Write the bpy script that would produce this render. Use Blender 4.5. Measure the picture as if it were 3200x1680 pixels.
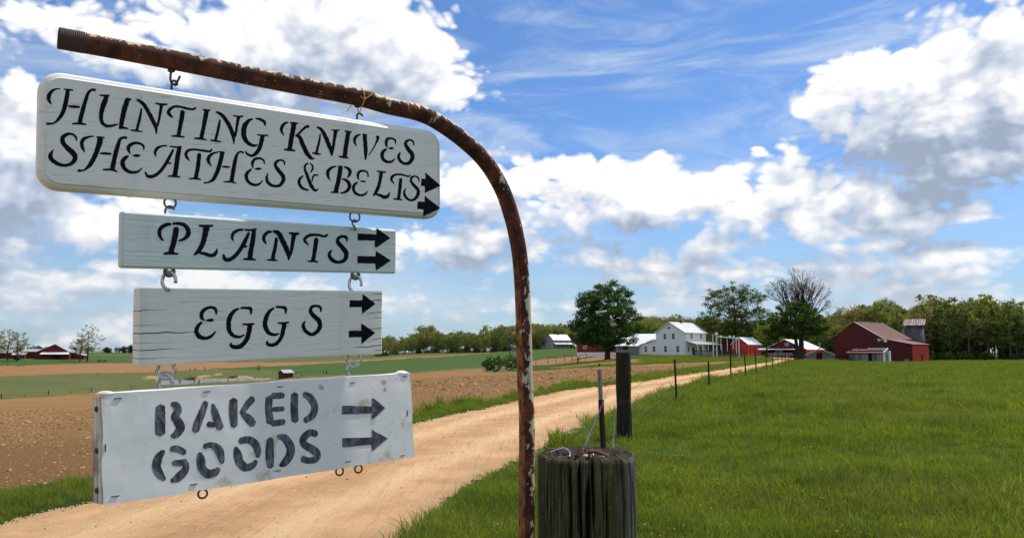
import bpy, math, random
import numpy as np
from mathutils import Vector, Matrix, Euler
random.seed(7); rng = np.random.default_rng(7)
R = math.radians
C = bpy.context.scene.collection
for o in list(bpy.data.objects): bpy.data.objects.remove(o)

# ------------------------------------------------------------------ camera
F, CX, CY, HOR, EYE = 2560., 1600., 840., 1100., 1.55
TH = math.atan((HOR-CY)/F)
FW = np.array([0, math.cos(TH), math.sin(TH)]); UP = np.array([0, -math.sin(TH), math.cos(TH)])
cam = bpy.data.cameras.new('camera'); cam.sensor_width = 36; cam.lens = 36*F/3200
cam.clip_start = .05; cam.clip_end = 9000
camo = bpy.data.objects.new('camera', cam); C.objects.link(camo)
camo.location = (0, 0, EYE); camo.rotation_euler = (math.pi/2+TH, 0, 0)
sc = bpy.context.scene; sc.camera = camo
sc.view_settings.view_transform = 'Standard'; sc.view_settings.look = 'None'
sc.view_settings.exposure = 0; sc.view_settings.gamma = 1; sc.view_settings.use_curve_mapping = False
sc.cycles.max_bounces = 6; sc.cycles.transparent_max_bounces = 8
sc.cycles.sample_clamp_indirect = 6; sc.cycles.use_denoising = True

def ray(px, py):
    v = FW+np.array([1., 0, 0])*(px-CX)/F+UP*(CY-py)/F
    return v/v[1]
def pos(px, py, d): return Vector(ray(px, py)*d)+Vector((0, 0, EYE))

# ------------------------------------------------------------------ light
SUN_AZ = R(37)          # measured from +X (right) towards +Y (away)
SUN_EL = R(60)
S = np.array([math.cos(SUN_EL)*math.cos(SUN_AZ), math.cos(SUN_EL)*math.sin(SUN_AZ), math.sin(SUN_EL)])
sun = bpy.data.lights.new('sun', 'SUN'); sun.energy = 4.0; sun.angle = R(.5); sun.color = (1, .95, .87)
suno = bpy.data.objects.new('sun', sun); C.objects.link(suno)
suno.rotation_euler = Vector(S).to_track_quat('Z', 'Y').to_euler(); suno.location = (20, 5, 40)

# ------------------------------------------------------------------ node helper
class N:
    def __init__(s, tree): s.t = tree; s.l = tree.links
    def new(s, typ, **k):
        n = s.t.nodes.new(typ)
        for a, v in k.items(): setattr(n, a, v)
        return n
    def set(s, sock, v):
        if hasattr(v, 'is_output') or isinstance(v, bpy.types.NodeSocket): s.l.new(v, sock)
        elif v is not None:
            if isinstance(v, (tuple, list)) and len(v) == 3 and sock.type == 'RGBA': v = (*v, 1)
            sock.default_value = v
    def m(s, op, a, b=None, c=None, clamp=False):
        n = s.new('ShaderNodeMath', operation=op, use_clamp=clamp)
        for i, v in enumerate((a, b, c)):
            if v is not None: s.set(n.inputs[i], v)
        return n.outputs[0]
    def v(s, op, a, b=None, c=None):
        n = s.new('ShaderNodeVectorMath', operation=op)
        for i, q in enumerate((a, b, c)):
            if q is not None: s.set(n.inputs[i], q)
        return n.outputs['Value'] if op in ('LENGTH', 'DOT_PRODUCT', 'DISTANCE') else n.outputs[0]
    def mix(s, f, a, b, blend='MIX'):
        n = s.new('ShaderNodeMix', data_type='RGBA', blend_type=blend)
        s.set(n.inputs[0], f); s.set(n.inputs[6], a); s.set(n.inputs[7], b); return n.outputs[2]
    def noise(s, vec, scale, detail=4, rough=.55, dist=0, color=False):
        n = s.new('ShaderNodeTexNoise')
        if vec is not None: s.set(n.inputs['Vector'], vec)
        n.inputs['Scale'].default_value = scale; n.inputs['Detail'].default_value = detail
        n.inputs['Roughness'].default_value = rough; n.inputs['Distortion'].default_value = dist
        return n.outputs['Color' if color else 'Fac']
    def vor(s, vec, scale, feature='F1', out='Distance'):
        n = s.new('ShaderNodeTexVoronoi', feature=feature)
        if vec is not None: s.set(n.inputs['Vector'], vec)
        n.inputs['Scale'].default_value = scale; return n.outputs[out]
    def ss(s, x, a, b, lo=0., hi=1.):
        n = s.new('ShaderNodeMapRange', interpolation_type='SMOOTHSTEP')
        s.set(n.inputs[0], x)
        for i, q in enumerate((a, b, lo, hi)): s.set(n.inputs[1+i], q)
        return n.outputs[0]
    def ramp(s, x, stops):
        n = s.new('ShaderNodeValToRGB'); s.set(n.inputs[0], x)
        e = n.color_ramp.elements
        while len(e) < len(stops): e.new(.5)
        for i, (p, c) in enumerate(stops): e[i].position = p; e[i].color = (*c, 1)
        return n.outputs[0]
    def map(s, vec, scale=(1, 1, 1), loc=(0, 0, 0), rot=(0, 0, 0)):
        n = s.new('ShaderNodeMapping'); s.set(n.inputs[0], vec)
        n.inputs[1].default_value = loc; n.inputs[2].default_value = rot; n.inputs[3].default_value = scale
        return n.outputs[0]
    def coord(s, out='Object'): return s.new('ShaderNodeTexCoord').outputs[out]
    def xyz(s, v):
        n = s.new('ShaderNodeSeparateXYZ'); s.set(n.inputs[0], v); return n.outputs
    def comb(s, x, y, z):
        n = s.new('ShaderNodeCombineXYZ')
        for i, q in enumerate((x, y, z)): s.set(n.inputs[i], q)
        return n.outputs[0]
    def bump(s, h, strength=.5, dist=.01, normal=None):
        n = s.new('ShaderNodeBump'); n.inputs['Strength'].default_value = strength; n.inputs['Distance'].default_value = dist
        s.set(n.inputs['Height'], h)
        if normal is not None: s.set(n.inputs['Normal'], normal)
        return n.outputs[0]

# ------------------------------------------------------------------ world: Nishita sky with cumulus
world = bpy.data.worlds.new('World'); sc.world = world; world.use_nodes = True
def azel(dx, dy):            # direction of a point of the photograph (2576-wide reading) in degrees
    v = ray(dx*1.2422, dy*1.2422); r = v/np.linalg.norm(v)
    return math.degrees(math.atan2(r[0], r[1])), math.degrees(math.asin(r[2]))
PXD = math.degrees(1.2422/F)     # degrees per reading pixel near the axis
# cumulus banks: centre x, y, half width, half height, strength
CLOUDS = [(620,95,250,120,1),(860,70,240,120,1.1),(1030,150,140,120,1.1),(860,215,300,80,1),(1090,230,110,70,1),(290,120,130,60,.9),(420,170,150,70,.8),
 (30,330,150,200,.95),(60,40,140,50,.6),(-80,500,260,120,.9),(90,620,140,40,.7),(240,580,150,70,.9),(330,640,120,40,.7),
 (60,705,130,38,.9),(240,715,150,40,.9),(420,745,160,36,.9),(650,740,200,40,.8),(140,770,200,22,.6),(900,780,300,26,.6),
 (1330,440,75,60,1.1),(1540,430,120,62,1.1),(1620,410,80,50,1.1),(1590,500,230,80,1.1),(1420,540,120,90,.9),(1210,480,140,110,.9),(1180,600,160,50,.8),
 (1780,480,130,55,1),(1860,530,130,50,1),(1990,485,120,48,1),(2120,500,130,50,1),(2260,510,130,48,1),(2380,555,130,36,1),(2100,550,260,38,.95),
 (1050,610,120,50,1),(1160,650,120,50,.9),(1330,640,120,50,.6),(1500,660,170,34,.9),(1640,700,130,34,.8),(1760,620,150,50,.7),(1880,650,130,40,.7),(2010,655,110,26,.9),
 (2170,200,130,75,1.1),(2070,260,110,55,1.05),(2290,190,140,90,1.1),(2310,300,270,120,1.1),(2420,390,200,80,1.05),(2130,360,110,60,.7),(2540,250,120,140,1),(2520,60,120,130,.8),
 (2300,610,260,30,.8),(2430,640,260,50,.9),(2200,680,220,36,.8),(1700,760,300,26,.6),(2500,720,200,24,.6),(1935,395,26,18,.62),(2050,425,60,30,.6)]
HOLES = [(1480,120,330,150,.8),(1750,260,330,170,.9),(1980,80,300,110,.7),(1950,330,110,60,.6),(230,470,120,26,.5),(100,160,60,40,.5),(1900,560,60,16,.3),(1360,60,200,90,.6),(2250,90,120,40,.3),(2480,455,50,14,.3)]
gt = bpy.data.node_groups.new('cloud_density', 'ShaderNodeTree')
gt.interface.new_socket('Offset', in_out='INPUT', socket_type='NodeSocketVector')
gt.interface.new_socket('Fine', in_out='INPUT', socket_type='NodeSocketFloat')
gt.interface.new_socket('Density', in_out='OUTPUT', socket_type='NodeSocketFloat')
g = N(gt); gi = g.new('NodeGroupInput'); go = g.new('NodeGroupOutput')
dirv = g.v('NORMALIZE', g.v('ADD', g.coord('Generated'), gi.outputs[0]))
x, y, z = g.xyz(dirv)
az = g.m('MULTIPLY', g.m('ARCTAN2', x, y), 57.2958); el = g.m('MULTIPLY', g.m('ARCSINE', z), 57.2958)
nv = g.v('MULTIPLY', dirv, (1, 1, 1.7))
warp = g.noise(nv, 5.5, 3, .5, color=True)
wx, wy, wz = g.xyz(warp)
pvec = g.comb(g.m('MULTIPLY_ADD', g.m('SUBTRACT', wx, .5), 7., az), g.m('MULTIPLY_ADD', g.m('SUBTRACT', wy, .5), 3.6, el), 0)
acc = None
for (cx, cy, rx, ry, st) in CLOUDS:
    a, e = azel(cx, cy); kx, ky = 1/(rx*PXD), 1/(ry*PXD)
    dd = g.v('LENGTH', g.v('MULTIPLY_ADD', pvec, (kx, ky, 0), (-a*kx, -e*ky, 0)))
    q = g.m('MULTIPLY_ADD', dd, -st*.9, st*1.12)
    acc = q if acc is None else g.m('SMOOTH_MAX', acc, q, .18)
# general fair-weather cover outside the mapped banks, denser towards the horizon
cover = g.noise(g.v('MULTIPLY', dirv, (1, 1, 2.6)), 3.1, 3, .5)
front = g.ss(g.m('ABSOLUTE', az), 38., 55.)
frontel = g.ss(el, 26., 36.)
outside = g.m('MAXIMUM', front, frontel)
low = g.ss(el, 14., 3., 0., .80)
base = g.m('MULTIPLY_ADD', cover, 2.6, -1.05)
base = g.m('ADD', base, g.m('MULTIPLY_ADD', g.m('SUBTRACT', 1., outside), -.75, 0.))
base = g.m('ADD', base, low)
acc = g.m('MAXIMUM', acc, base)
ln_ = g.noise(g.v('MULTIPLY_ADD', warp, (.10, .10, .25), g.v('MULTIPLY', dirv, (1, 1, 4.6))), 7.5, 4, .55)
base2 = g.m('MULTIPLY_ADD', g.m('SUBTRACT', ln_, .5), 3.4, g.ss(el, 17., 5., -.75, .20))
acc = g.m('SMOOTH_MAX', acc, base2, .1)
for (cx, cy, rx, ry, st) in HOLES:
    a, e = azel(cx, cy); kx, ky = 1/(rx*PXD), 1/(ry*PXD)
    dd = g.v('LENGTH', g.v('MULTIPLY_ADD', pvec, (kx, ky, 0), (-a*kx, -e*ky, 0)))
    acc = g.m('SUBTRACT', acc, g.m('MULTIPLY', g.ss(dd, 1.1, .3), st))
n1 = g.noise(nv, 8, 9, .60, .1)
def vor2(vec, sc_):
    n = g.new('ShaderNodeTexVoronoi', feature='F1', voronoi_dimensions='2D'); g.set(n.inputs['Vector'], vec); n.inputs['Scale'].default_value = sc_; return n.outputs['Distance']
pw = g.comb(g.m('MULTIPLY_ADD', wy, 5., az), g.m('MULTIPLY_ADD', g.m('MULTIPLY_ADD', wx, 5., el), 1.35, 0.), 0)
n2 = vor2(pw, .42); n3 = vor2(pw, 1.05)
dn = g.m('MULTIPLY_ADD', g.m('SUBTRACT', n1, .5), 2.0, acc)
dn = g.m('ADD', dn, g.m('MULTIPLY_ADD', g.m('MULTIPLY', n2, n2), -.75, .20))
dn = g.m('ADD', dn, g.m('MULTIPLY', g.m('MULTIPLY_ADD', n3, -.42, .16), gi.outputs[1]))
g.l.new(dn, go.inputs[0])
w = N(world.node_tree); world.node_tree.nodes.clear()
out = w.new('ShaderNodeOutputWorld'); bg = w.new('ShaderNodeBackground')
sky = w.new('ShaderNodeTexSky', sky_type='NISHITA', sun_disc=False)
sky.sun_elevation = SUN_EL; sky.sun_rotation = math.pi/2-SUN_AZ; sky.air_density = 1.0; sky.dust_density = .6; sky.ozone_density = 2.2
def cd(off, fine):
    n = w.new('ShaderNodeGroup'); n.node_tree = gt; n.inputs[0].default_value = off; n.inputs[1].default_value = fine
    return n.outputs[0]
D0 = cd((0, 0, 0), 1.); D1 = cd((.016, .0, .030), .8); D2 = cd((.02, 0, .085), .2)
gx, gy, gz = w.xyz(w.v('NORMALIZE', w.coord('Generated')))
eld = w.m('MULTIPLY', w.m('ARCSINE', gz), 57.2958)
mask = w.ss(D0, .10, w.ss(eld, 12., 2., .50, .95))
lit = w.m('ADD', w.m('MULTIPLY', w.m('SUBTRACT', D0, D1), .74), w.m('MULTIPLY', w.m('SUBTRACT', D0, D2), .18))
thick = w.ss(D2, -.1, 1.5)
edge = w.ss(D0, .75, .30, 0., .18)
bright = w.m('MULTIPLY', w.m('ADD', w.m('SUBTRACT', w.m('ADD', .66, lit), w.m('MULTIPLY', thick, .60)), edge), .72)
cloudcol = w.ramp(bright, [(0., (3.6, 4.3, 5.6)), (.14, (4.5, 5.3, 6.7)), (.34, (6.2, 6.9, 8.1)), (.50, (7.7, 8.1, 8.9)), (.64, (9.3, 9.5, 9.8)), (.84, (10.9, 10.8, 10.6))])
cloudcol = w.mix(w.ss(eld, 9., 1.5, 0., .55), cloudcol, (6.0, 6.5, 7.2))
# thin high streaks
cvec = w.v('MULTIPLY', w.coord('Generated'), (1, 1, 4.5))
cn = w.noise(w.v('ADD', w.map(cvec, rot=(.25, .1, .3)), w.v('MULTIPLY', w.noise(cvec, 3, 2, .5, color=True), (.35, .35, .35))), 3.6, 8, .62, .6)
cirrus = w.m('MULTIPLY', w.ss(cn, .42, .74), w.ss(eld, 2., 10., .5, .8))
skyc = w.mix(1., sky.outputs[0], (.70, .99, 1.36), 'MULTIPLY')
skyc = w.mix(w.ss(eld, 14., 0., 0., .55), skyc, (5.0, 6.3, 7.4))
skyc = w.mix(cirrus, skyc, (6.6, 7.6, 9.0))
skyf = w.mix(mask, skyc, cloudcol)
skyf = w.mix(w.ss(gz, .0, -.02), skyf, (2.0, 1.9, 1.4))
w.l.new(skyf, bg.inputs[0]); bg.inputs[1].default_value = .1
w.l.new(bg.outputs[0], out.inputs[0])
world.cycles.sampling_method = 'MANUAL'; world.cycles.sample_map_resolution = 512

# ------------------------------------------------------------------ object helpers
def tag(o, label=None, cat=None, group=None, kind=None):
    if label: o['label'] = label
    if cat: o['category'] = cat
    if group: o['group'] = group
    if kind: o['kind'] = kind
    return o
def empty(name, loc=(0, 0, 0), rz=0, label=None, cat=None, group=None, rot=None, coll=C):
    o = bpy.data.objects.new(name, None); coll.objects.link(o); o.location = loc
    o.rotation_euler = rot if rot else (0, 0, rz); o.empty_display_size = .1
    return tag(o, label, cat, group)
def mesh_np(name, V, Fq, mat=None, parent=None, smooth=False, coll=C, midx=None):
    """V (n,3); Fq (m,k) one face size, or a list of such arrays"""
    me = bpy.data.meshes.new(name); Fl = Fq if isinstance(Fq, list) else [Fq]
    Fl = [np.asarray(f, dtype=np.int32) for f in Fl if len(f)]
    V = np.asarray(V, dtype=np.float32)
    me.vertices.add(len(V)); me.vertices.foreach_set('co', V.ravel())
    li = np.concatenate([f.ravel() for f in Fl]); sizes = np.concatenate([np.full(len(f), f.shape[1]) for f in Fl])
    me.loops.add(len(li)); me.loops.foreach_set('vertex_index', li)
    st = np.concatenate([[0], np.cumsum(sizes)[:-1]]).astype(np.int32)
    me.polygons.add(len(sizes)); me.polygons.foreach_set('loop_start', st)
    if smooth: me.polygons.foreach_set('use_smooth', np.ones(len(sizes), dtype=bool))
    if midx is not None: me.polygons.foreach_set('material_index', np.asarray(midx, dtype=np.int32))
    me.update(calc_edges=True)
    for m_ in (mat if isinstance(mat, (list, tuple)) else [mat]):
        if m_: me.materials.append(m_)
    o = bpy.data.objects.new(name, me)
    if coll: coll.objects.link(o)
    if parent: o.parent = parent
    return o
class MB:
    def __init__(s): s.v = []; s.f = []
    def box(s, x0, x1, y0, y1, z0, z1):
        b = len(s.v); s.v += [(x0,y0,z0),(x1,y0,z0),(x1,y1,z0),(x0,y1,z0),(x0,y0,z1),(x1,y0,z1),(x1,y1,z1),(x0,y1,z1)]
        s.f += [tuple(b+i for i in q) for q in ((0,3,2,1),(4,5,6,7),(0,1,5,4),(1,2,6,5),(2,3,7,6),(3,0,4,7))]; return s
    def poly(s, pts): b = len(s.v); s.v += [tuple(p) for p in pts]; s.f.append(tuple(range(b, b+len(pts)))); return s
    def prism(s, pts, y0, y1):      # pts (x,z) extruded along y
        n = len(pts); b = len(s.v)
        s.v += [(p[0], y0, p[1]) for p in pts]+[(p[0], y1, p[1]) for p in pts]
        s.f.append(tuple(b+i for i in range(n))); s.f.append(tuple(b+n+i for i in reversed(range(n))))
        for i in range(n): j = (i+1) % n; s.f.append((b+i, b+n+i, b+n+j, b+j))
        return s
    def slab(s, p, thick=.06):      # quad given by 4 corners, thickened downwards along its normal
        p = [Vector(q) for q in p]; nrm = (p[1]-p[0]).cross(p[3]-p[0]).normalized()
        if nrm.z < 0: nrm = -nrm
        b = len(s.v); s.v += [tuple(q) for q in p]+[tuple(q-nrm*thick) for q in p]
        s.f += [tuple(b+i for i in q) for q in ((0,1,2,3),(7,6,5,4),(0,4,5,1),(1,5,6,2),(2,6,7,3),(3,7,4,0))]; return s
    def tube(s, pts, r, seg=8, caps=True):
        pts = [Vector(p) for p in pts]; n = len(pts); rr = r if hasattr(r, '__len__') else [r]*n
        b = len(s.v); t0 = (pts[1]-pts[0]).normalized(); u = t0.orthogonal().normalized()
        for i, p in enumerate(pts):
            t = ((pts[min(i+1, n-1)]-pts[max(i-1, 0)])).normalized(); u = (u-t*u.dot(t)).normalized(); w_ = t.cross(u)
            for k in range(seg):
                a = 2*math.pi*k/seg; s.v.append(tuple(p+(u*math.cos(a)+w_*math.sin(a))*rr[i]))
        for i in range(n-1):
            for k in range(seg): s.f.append((b+i*seg+k, b+i*seg+(k+1) % seg, b+(i+1)*seg+(k+1) % seg, b+(i+1)*seg+k))
        if caps: s.f.append(tuple(b+k for k in reversed(range(seg)))); s.f.append(tuple(b+(n-1)*seg+k for k in range(seg)))
        return s
    def ball(s, c, r, sc=(1, 1, 1), seg=8, rings=5):
        b = len(s.v)
        for i in range(rings+1):
            ph = math.pi*i/rings
            for k in range(seg):
                a = 2*math.pi*k/seg
                s.v.append((c[0]+r*sc[0]*math.sin(ph)*math.cos(a), c[1]+r*sc[1]*math.sin(ph)*math.sin(a), c[2]+r*sc[2]*math.cos(ph)))
        for i in range(rings):
            for k in range(seg): s.f.append((b+i*seg+k, b+(i+1)*seg+k, b+(i+1)*seg+(k+1) % seg, b+i*seg+(k+1) % seg))
        return s
    def build(s, name, mat=None, parent=None, smooth=False, coll=C, label=None):
        me = bpy.data.meshes.new(name); me.from_pydata(s.v, [], s.f); me.update()
        if smooth: me.polygons.foreach_set('use_smooth', [True]*len(me.polygons))
        if mat: me.materials.append(mat)
        o = bpy.data.objects.new(name, me)
        if coll: coll.objects.link(o)
        if parent: o.parent = parent
        if label: o['label'] = label
        return o
def copy_tree(o, parent=None):
    c = o.copy(); C.objects.link(c); c.parent = parent
    for ch in o.children: copy_tree(ch, c)
    return c
def catmull(P, n=8):
    P = np.asarray(P, float); Q = np.vstack([2*P[0]-P[1], P, 2*P[-1]-P[-2]]); o_ = []
    for i in range(1, len(Q)-2):
        for t in np.linspace(0, 1, n, endpoint=False):
            a, b, c, d = Q[i-1], Q[i], Q[i+1], Q[i+2]
            o_.append(.5*((2*b)+(c-a)*t+(2*a-5*b+4*c-d)*t*t+(3*b-a-3*c+d)*t**3))
    o_.append(P[-1]); return np.array(o_)

# ------------------------------------------------------------------ materials
def mat(name, col=(.5, .5, .5), rough=.7, metal=0, fn=None, spec=.5):
    m_ = bpy.data.materials.new(name); m_.use_nodes = True; n = N(m_.node_tree)
    b = m_.node_tree.nodes['Principled BSDF']
    b.inputs['Base Color'].default_value = (*col, 1); b.inputs['Roughness'].default_value = rough; b.inputs['Metallic'].default_value = metal
    b.inputs['Specular IOR Level'].default_value = spec
    if fn: fn(n, b, col)
    else:
        nz = n.noise(n.coord(), 3.0, 6, .65)
        n.set(b.inputs['Base Color'], n.mix(nz, tuple(c*.72 for c in col), tuple(min(1, c*1.22) for c in col)))
    return m_
def lin(r, g_, b): return tuple(((c/255)/12.92 if c/255 <= .04045 else ((c/255+.055)/1.055)**2.4) for c in (r, g_, b))

def f_paintwood(dark=False, cracks=None, rel=1.0):
    def fn(n, b, col):
        co = n.coord(); st = n.map(co, (5., 1, 90)); st2 = n.map(co, (20., 4, 230))
        w1 = n.noise(n.v('ADD', co, (0, 0, 0)), 6, 3, .5, color=True)
        stw = n.v('ADD', st, n.v('MULTIPLY', w1, (.8, .8, 1.6)))
        g1 = n.noise(stw, 1.0, 5, .6); g2 = n.noise(n.v('ADD', st2, n.v('MULTIPLY', w1, (1.2, 1.2, 4))), 1.0, 4, .6)
        h = n.m('ADD', n.m('MULTIPLY', g1, .6), n.m('MULTIPLY', g2, .4))
        groove = n.ss(g2, .36, .29)
        fl = n.ss(n.noise(n.map(co, (30, 10, 160)), 1, 3, .6), .68, .73)
        c = n.mix(n.noise(co, 7, 4, .6), tuple(q*.90 for q in col), tuple(min(1, q*1.06) for q in col))
        c = n.mix(n.m('MULTIPLY', groove, .20), c, tuple(q*.45 for q in col)); c = n.mix(n.m('MULTIPLY', fl, .55), c, tuple(min(1, q*1.25) for q in col))
        c = n.mix(n.ss(n.noise(n.map(co, (9, 3, 2)), 1, 4, .6), .55, .75, 0, .30), c, (.40, .38, .32))
        c = n.mix(n.m('MULTIPLY', n.ss(n.noise(co, 22, 3, .7), .66, .78), .30), c, (.30, .25, .17))
        specks = n.ss(n.vor(co, 55, 'F1'), .07, .04)
        sel = n.ss(n.noise(co, 13, 2, .5), .62, .66)
        c = n.mix(n.m('MULTIPLY', specks, sel), c, (.05, .045, .04))
        hh = n.m('SUBTRACT', h, n.m('MULTIPLY', groove, .35))
        if cracks:
            X, Y, Z = n.xyz(co); wig = n.m('MULTIPLY', n.m('SUBTRACT', n.noise(n.map(co, (25, 1, 4)), 1, 3, .6), .5), .012)
            tot = None
            for (zc, xa, xb, th) in cracks:
                dz = n.m('ABSOLUTE', n.m('SUBTRACT', n.m('ADD', Z, wig), zc))
                ends = n.m('MULTIPLY', n.ss(X, xa-.004, xa+.02), n.ss(X, xb+.03, xb-.05)) if xa > -9 else n.ss(X, xb+.02, xb-.06)
                k = n.m('MULTIPLY', n.m('LESS_THAN', dz, n.m('MULTIPLY', ends, th)), n.m('GREATER_THAN', ends, .05))
                tot = k if tot is None else n.m('MAXIMUM', tot, k)
            c = n.mix(tot, c, (.03, .025, .02)); hh = n.m('SUBTRACT', hh, n.m('MULTIPLY', tot, 1.2))
        n.set(b.inputs['Base Color'], c)
        n.set(b.inputs['Normal'], n.bump(hh, (.75*rel), .0024))
        b.inputs['Roughness'].default_value = .55
    return fn
def f_board_end(n, b, col): f_paintwood()(n, b, col)
WHITEB = mat('weathered_white_paint', lin(240, 236, 226), fn=f_paintwood())
MINTB = mat('weathered_mint_paint', lin(212, 222, 215), fn=f_paintwood(rel=.55))
EGGB = mat('cracked_white_paint', lin(238, 234, 224), fn=f_paintwood(rel=1.1, cracks=[(.030, -10, -.222, .0008), (.0025, -10, -.225, .0005), (-.012, -10, -.155, .0010), (-.043, -10, -.19, .0008), (-.030, -10, -.235, .0004), (-.058, -10, -.205, .0005),
    (.064, .236, .3, .0006), (.05, .225, .3, .0008), (.022, .215, .3, .0007), (.010, .235, .3, .0005), (-.014, .20, .3, .0008), (-.037, .23, .3, .0006), (-.052, .19, .3, .0008), (-.063, .24, .3, .0006)]))
def f_letter(n, b, col):
    co = n.coord(); c = n.mix(n.ss(n.noise(n.map(co, (40, 10, 200)), 1, 4, .6), .62, .75), col, tuple(q*3.2+.01 for q in col))
    n.set(b.inputs['Base Color'], c); b.inputs['Roughness'].default_value = .8
    n.set(b.inputs['Normal'], n.bump(n.noise(n.map(co, (14, 4, 190)), 1, 4, .6), .4, .0012))
INK = mat('black_stencil_paint', (.006, .007, .012), fn=f_letter, spec=.12)
def f_brush(n, b, col):
    co = n.coord(); wv = n.noise(co, 9, 2, .5, color=True)
    s1 = n.noise(n.v('ADD', n.map(co, (120, 10, 26)), n.v('MULTIPLY', wv, (14, 0, 4))), 1, 4, .65)
    s2 = n.noise(co, 45, 3, .6)
    k = n.m('MULTIPLY', n.ss(s1, .36, .66), n.ss(s2, .28, .60))
    n.set(b.inputs['Base Color'], n.mix(k, (.016, .017, .025), (.20, .205, .235))); b.inputs['Roughness'].default_value = .45
BRUSH = mat('brushed_thin_black_paint', (.03, .03, .04), fn=f_brush)
def f_sheet(n, b, col):
    co = n.coord()
    c = n.mix(n.noise(co, 5, 4, .6), tuple(q*.93 for q in col), tuple(min(1, q*1.05) for q in col))
    st = n.m('MULTIPLY', n.ss(n.noise(co, 16, 4, .65), .55, .70), n.ss(n.noise(co, 6, 2, .5), .42, .60))
    c = n.mix(n.m('MULTIPLY', st, .75), c, (.50, .38, .16))
    c = n.mix(n.ss(n.noise(co, 9, 5, .7), .55, .80, 0, .25), c, (.40, .41, .42))
    X, Y, Z = n.xyz(co)
    for (xx, zz, rr) in ((.260, .078, .006), (.262, .062, .005), (.10, .078, .005)):
        d_ = n.v('LENGTH', n.v('SUBTRACT', n.v('MULTIPLY_ADD', n.noise(co, 60, 2, color=True), (.012, 0, .012), co), (xx+.006, 0, zz+.006)))
        c = n.mix(n.m('MULTIPLY', n.ss(d_, rr*1.6, rr*.4), .7), c, (.42, .17, .04))
    gr = n.m('MULTIPLY', n.ss(n.noise(co, 20, 5, .7), .58, .8), .28)
    c = n.mix(gr, c, (.20, .18, .14)); n.set(b.inputs['Base Color'], c)
    b.inputs['Roughness'].default_value = .38
    n.set(b.inputs['Normal'], n.bump(n.noise(co, 11, 3, .5), .35, .006))
SHEET = mat('worn_white_sheet', lin(238, 236, 230), fn=f_sheet)
def f_oldwood(n, b, col):
    co = n.coord(); gsn = n.noise(n.map(co, (60, 60, 3.)), 1, 6, .65)
    c = n.mix(n.ss(gsn, .35, .65), tuple(q*.45 for q in col), tuple(q*1.5 for q in col))
    c = n.mix(n.m('MULTIPLY', n.ss(n.noise(co, 18, 4, .6), .5, .7), .6), c, (.05, .035, .03))
    n.set(b.inputs['Base Color'], c); n.set(b.inputs['Normal'], n.bump(gsn, .6, .002))
OLDEND = mat('dirty_board_end', (.50, .45, .40), fn=f_oldwood)
def f_rustpipe(n, b, col):
    co = n.coord(); geo = n.new('ShaderNodeNewGeometry'); nx, ny, nz = n.xyz(geo.outputs['Normal']); X, Y, Z = n.xyz(co)
    n1 = n.noise(co, 28, 6, .7); n2 = n.noise(co, 8, 4, .6); n3 = n.noise(n.map(co, (1, 1, .55)), 60, 6, .68, .4)
    rust = n.ramp(n1, [(.30, (.020, .009, .008)), (.48, (.060, .020, .012)), (.62, (.13, .040, .017)), (.78, (.34, .12, .04))])
    orange = n.mix(n.ss(n3, .36, .56), (.045, .017, .011), n.mix(n1, (.16, .050, .016), (.42, .17, .06)))
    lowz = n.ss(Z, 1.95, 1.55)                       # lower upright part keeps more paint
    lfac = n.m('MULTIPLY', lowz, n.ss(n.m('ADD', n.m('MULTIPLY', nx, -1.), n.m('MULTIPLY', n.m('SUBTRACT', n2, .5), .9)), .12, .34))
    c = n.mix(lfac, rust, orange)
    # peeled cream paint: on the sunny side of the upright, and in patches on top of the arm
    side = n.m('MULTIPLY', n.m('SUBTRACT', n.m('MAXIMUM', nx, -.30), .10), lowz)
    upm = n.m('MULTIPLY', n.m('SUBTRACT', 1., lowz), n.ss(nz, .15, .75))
    bandv = n.ss(n.noise(n.map(co, (5, 5, 1.4)), 1, 3, .6), .42, .6)
    amt = n.m('ADD', n.m('MULTIPLY', side, .12), n.m('MULTIPLY', lowz, n.m('MULTIPLY', bandv, .105)))
    amt = n.m('ADD', amt, n.m('MULTIPLY', upm, .125))
    amt = n.m('ADD', amt, n.ss(n.m('SUBTRACT', Z, 1.45), .0, -.75, 0., -.03))
    k = n.ss(n.m('ADD', n.m('ADD', n.m('MULTIPLY', n3, .72), n.m('MULTIPLY', n2, .28)), amt), .612, .622)
    cream = n.mix(n1, (.46, .36, .22), (.70, .62, .44))
    c = n.mix(k, c, cream); n.set(b.inputs['Base Color'], c)
    n.set(b.inputs['Roughness'], n.mix(k, (.85,)*3, (.6,)*3))
    n.set(b.inputs['Normal'], n.bump(n.m('ADD', n.m('MULTIPLY', n.noise(co, 220, 5, .7), .6), n.m('MULTIPLY', k, .7)), .55, .0012))
PIPE = mat('rusty_pipe_flaking_paint', fn=f_rustpipe, spec=.3)
IRON = mat('dark_hook_iron', (.05, .042, .040), .45, .7)
RUSTW = mat('rusty_hook_wire', (.16, .13, .11), .45, .75)
ZINC = mat('bright_zinc_wire', (.50, .52, .52), .25, 1.)
GALV = mat('dull_galvanised_wire', (.15, .155, .16), .55, .6)
BRASSY = mat('tarnished_ring_steel', (.14, .12, .09), .35, .9)
STAPLE = mat('staple_steel', (.13, .13, .14), .4, .8)
TWINE = mat('yellow_plastic_twine', (.72, .36, .03), .6)
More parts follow.
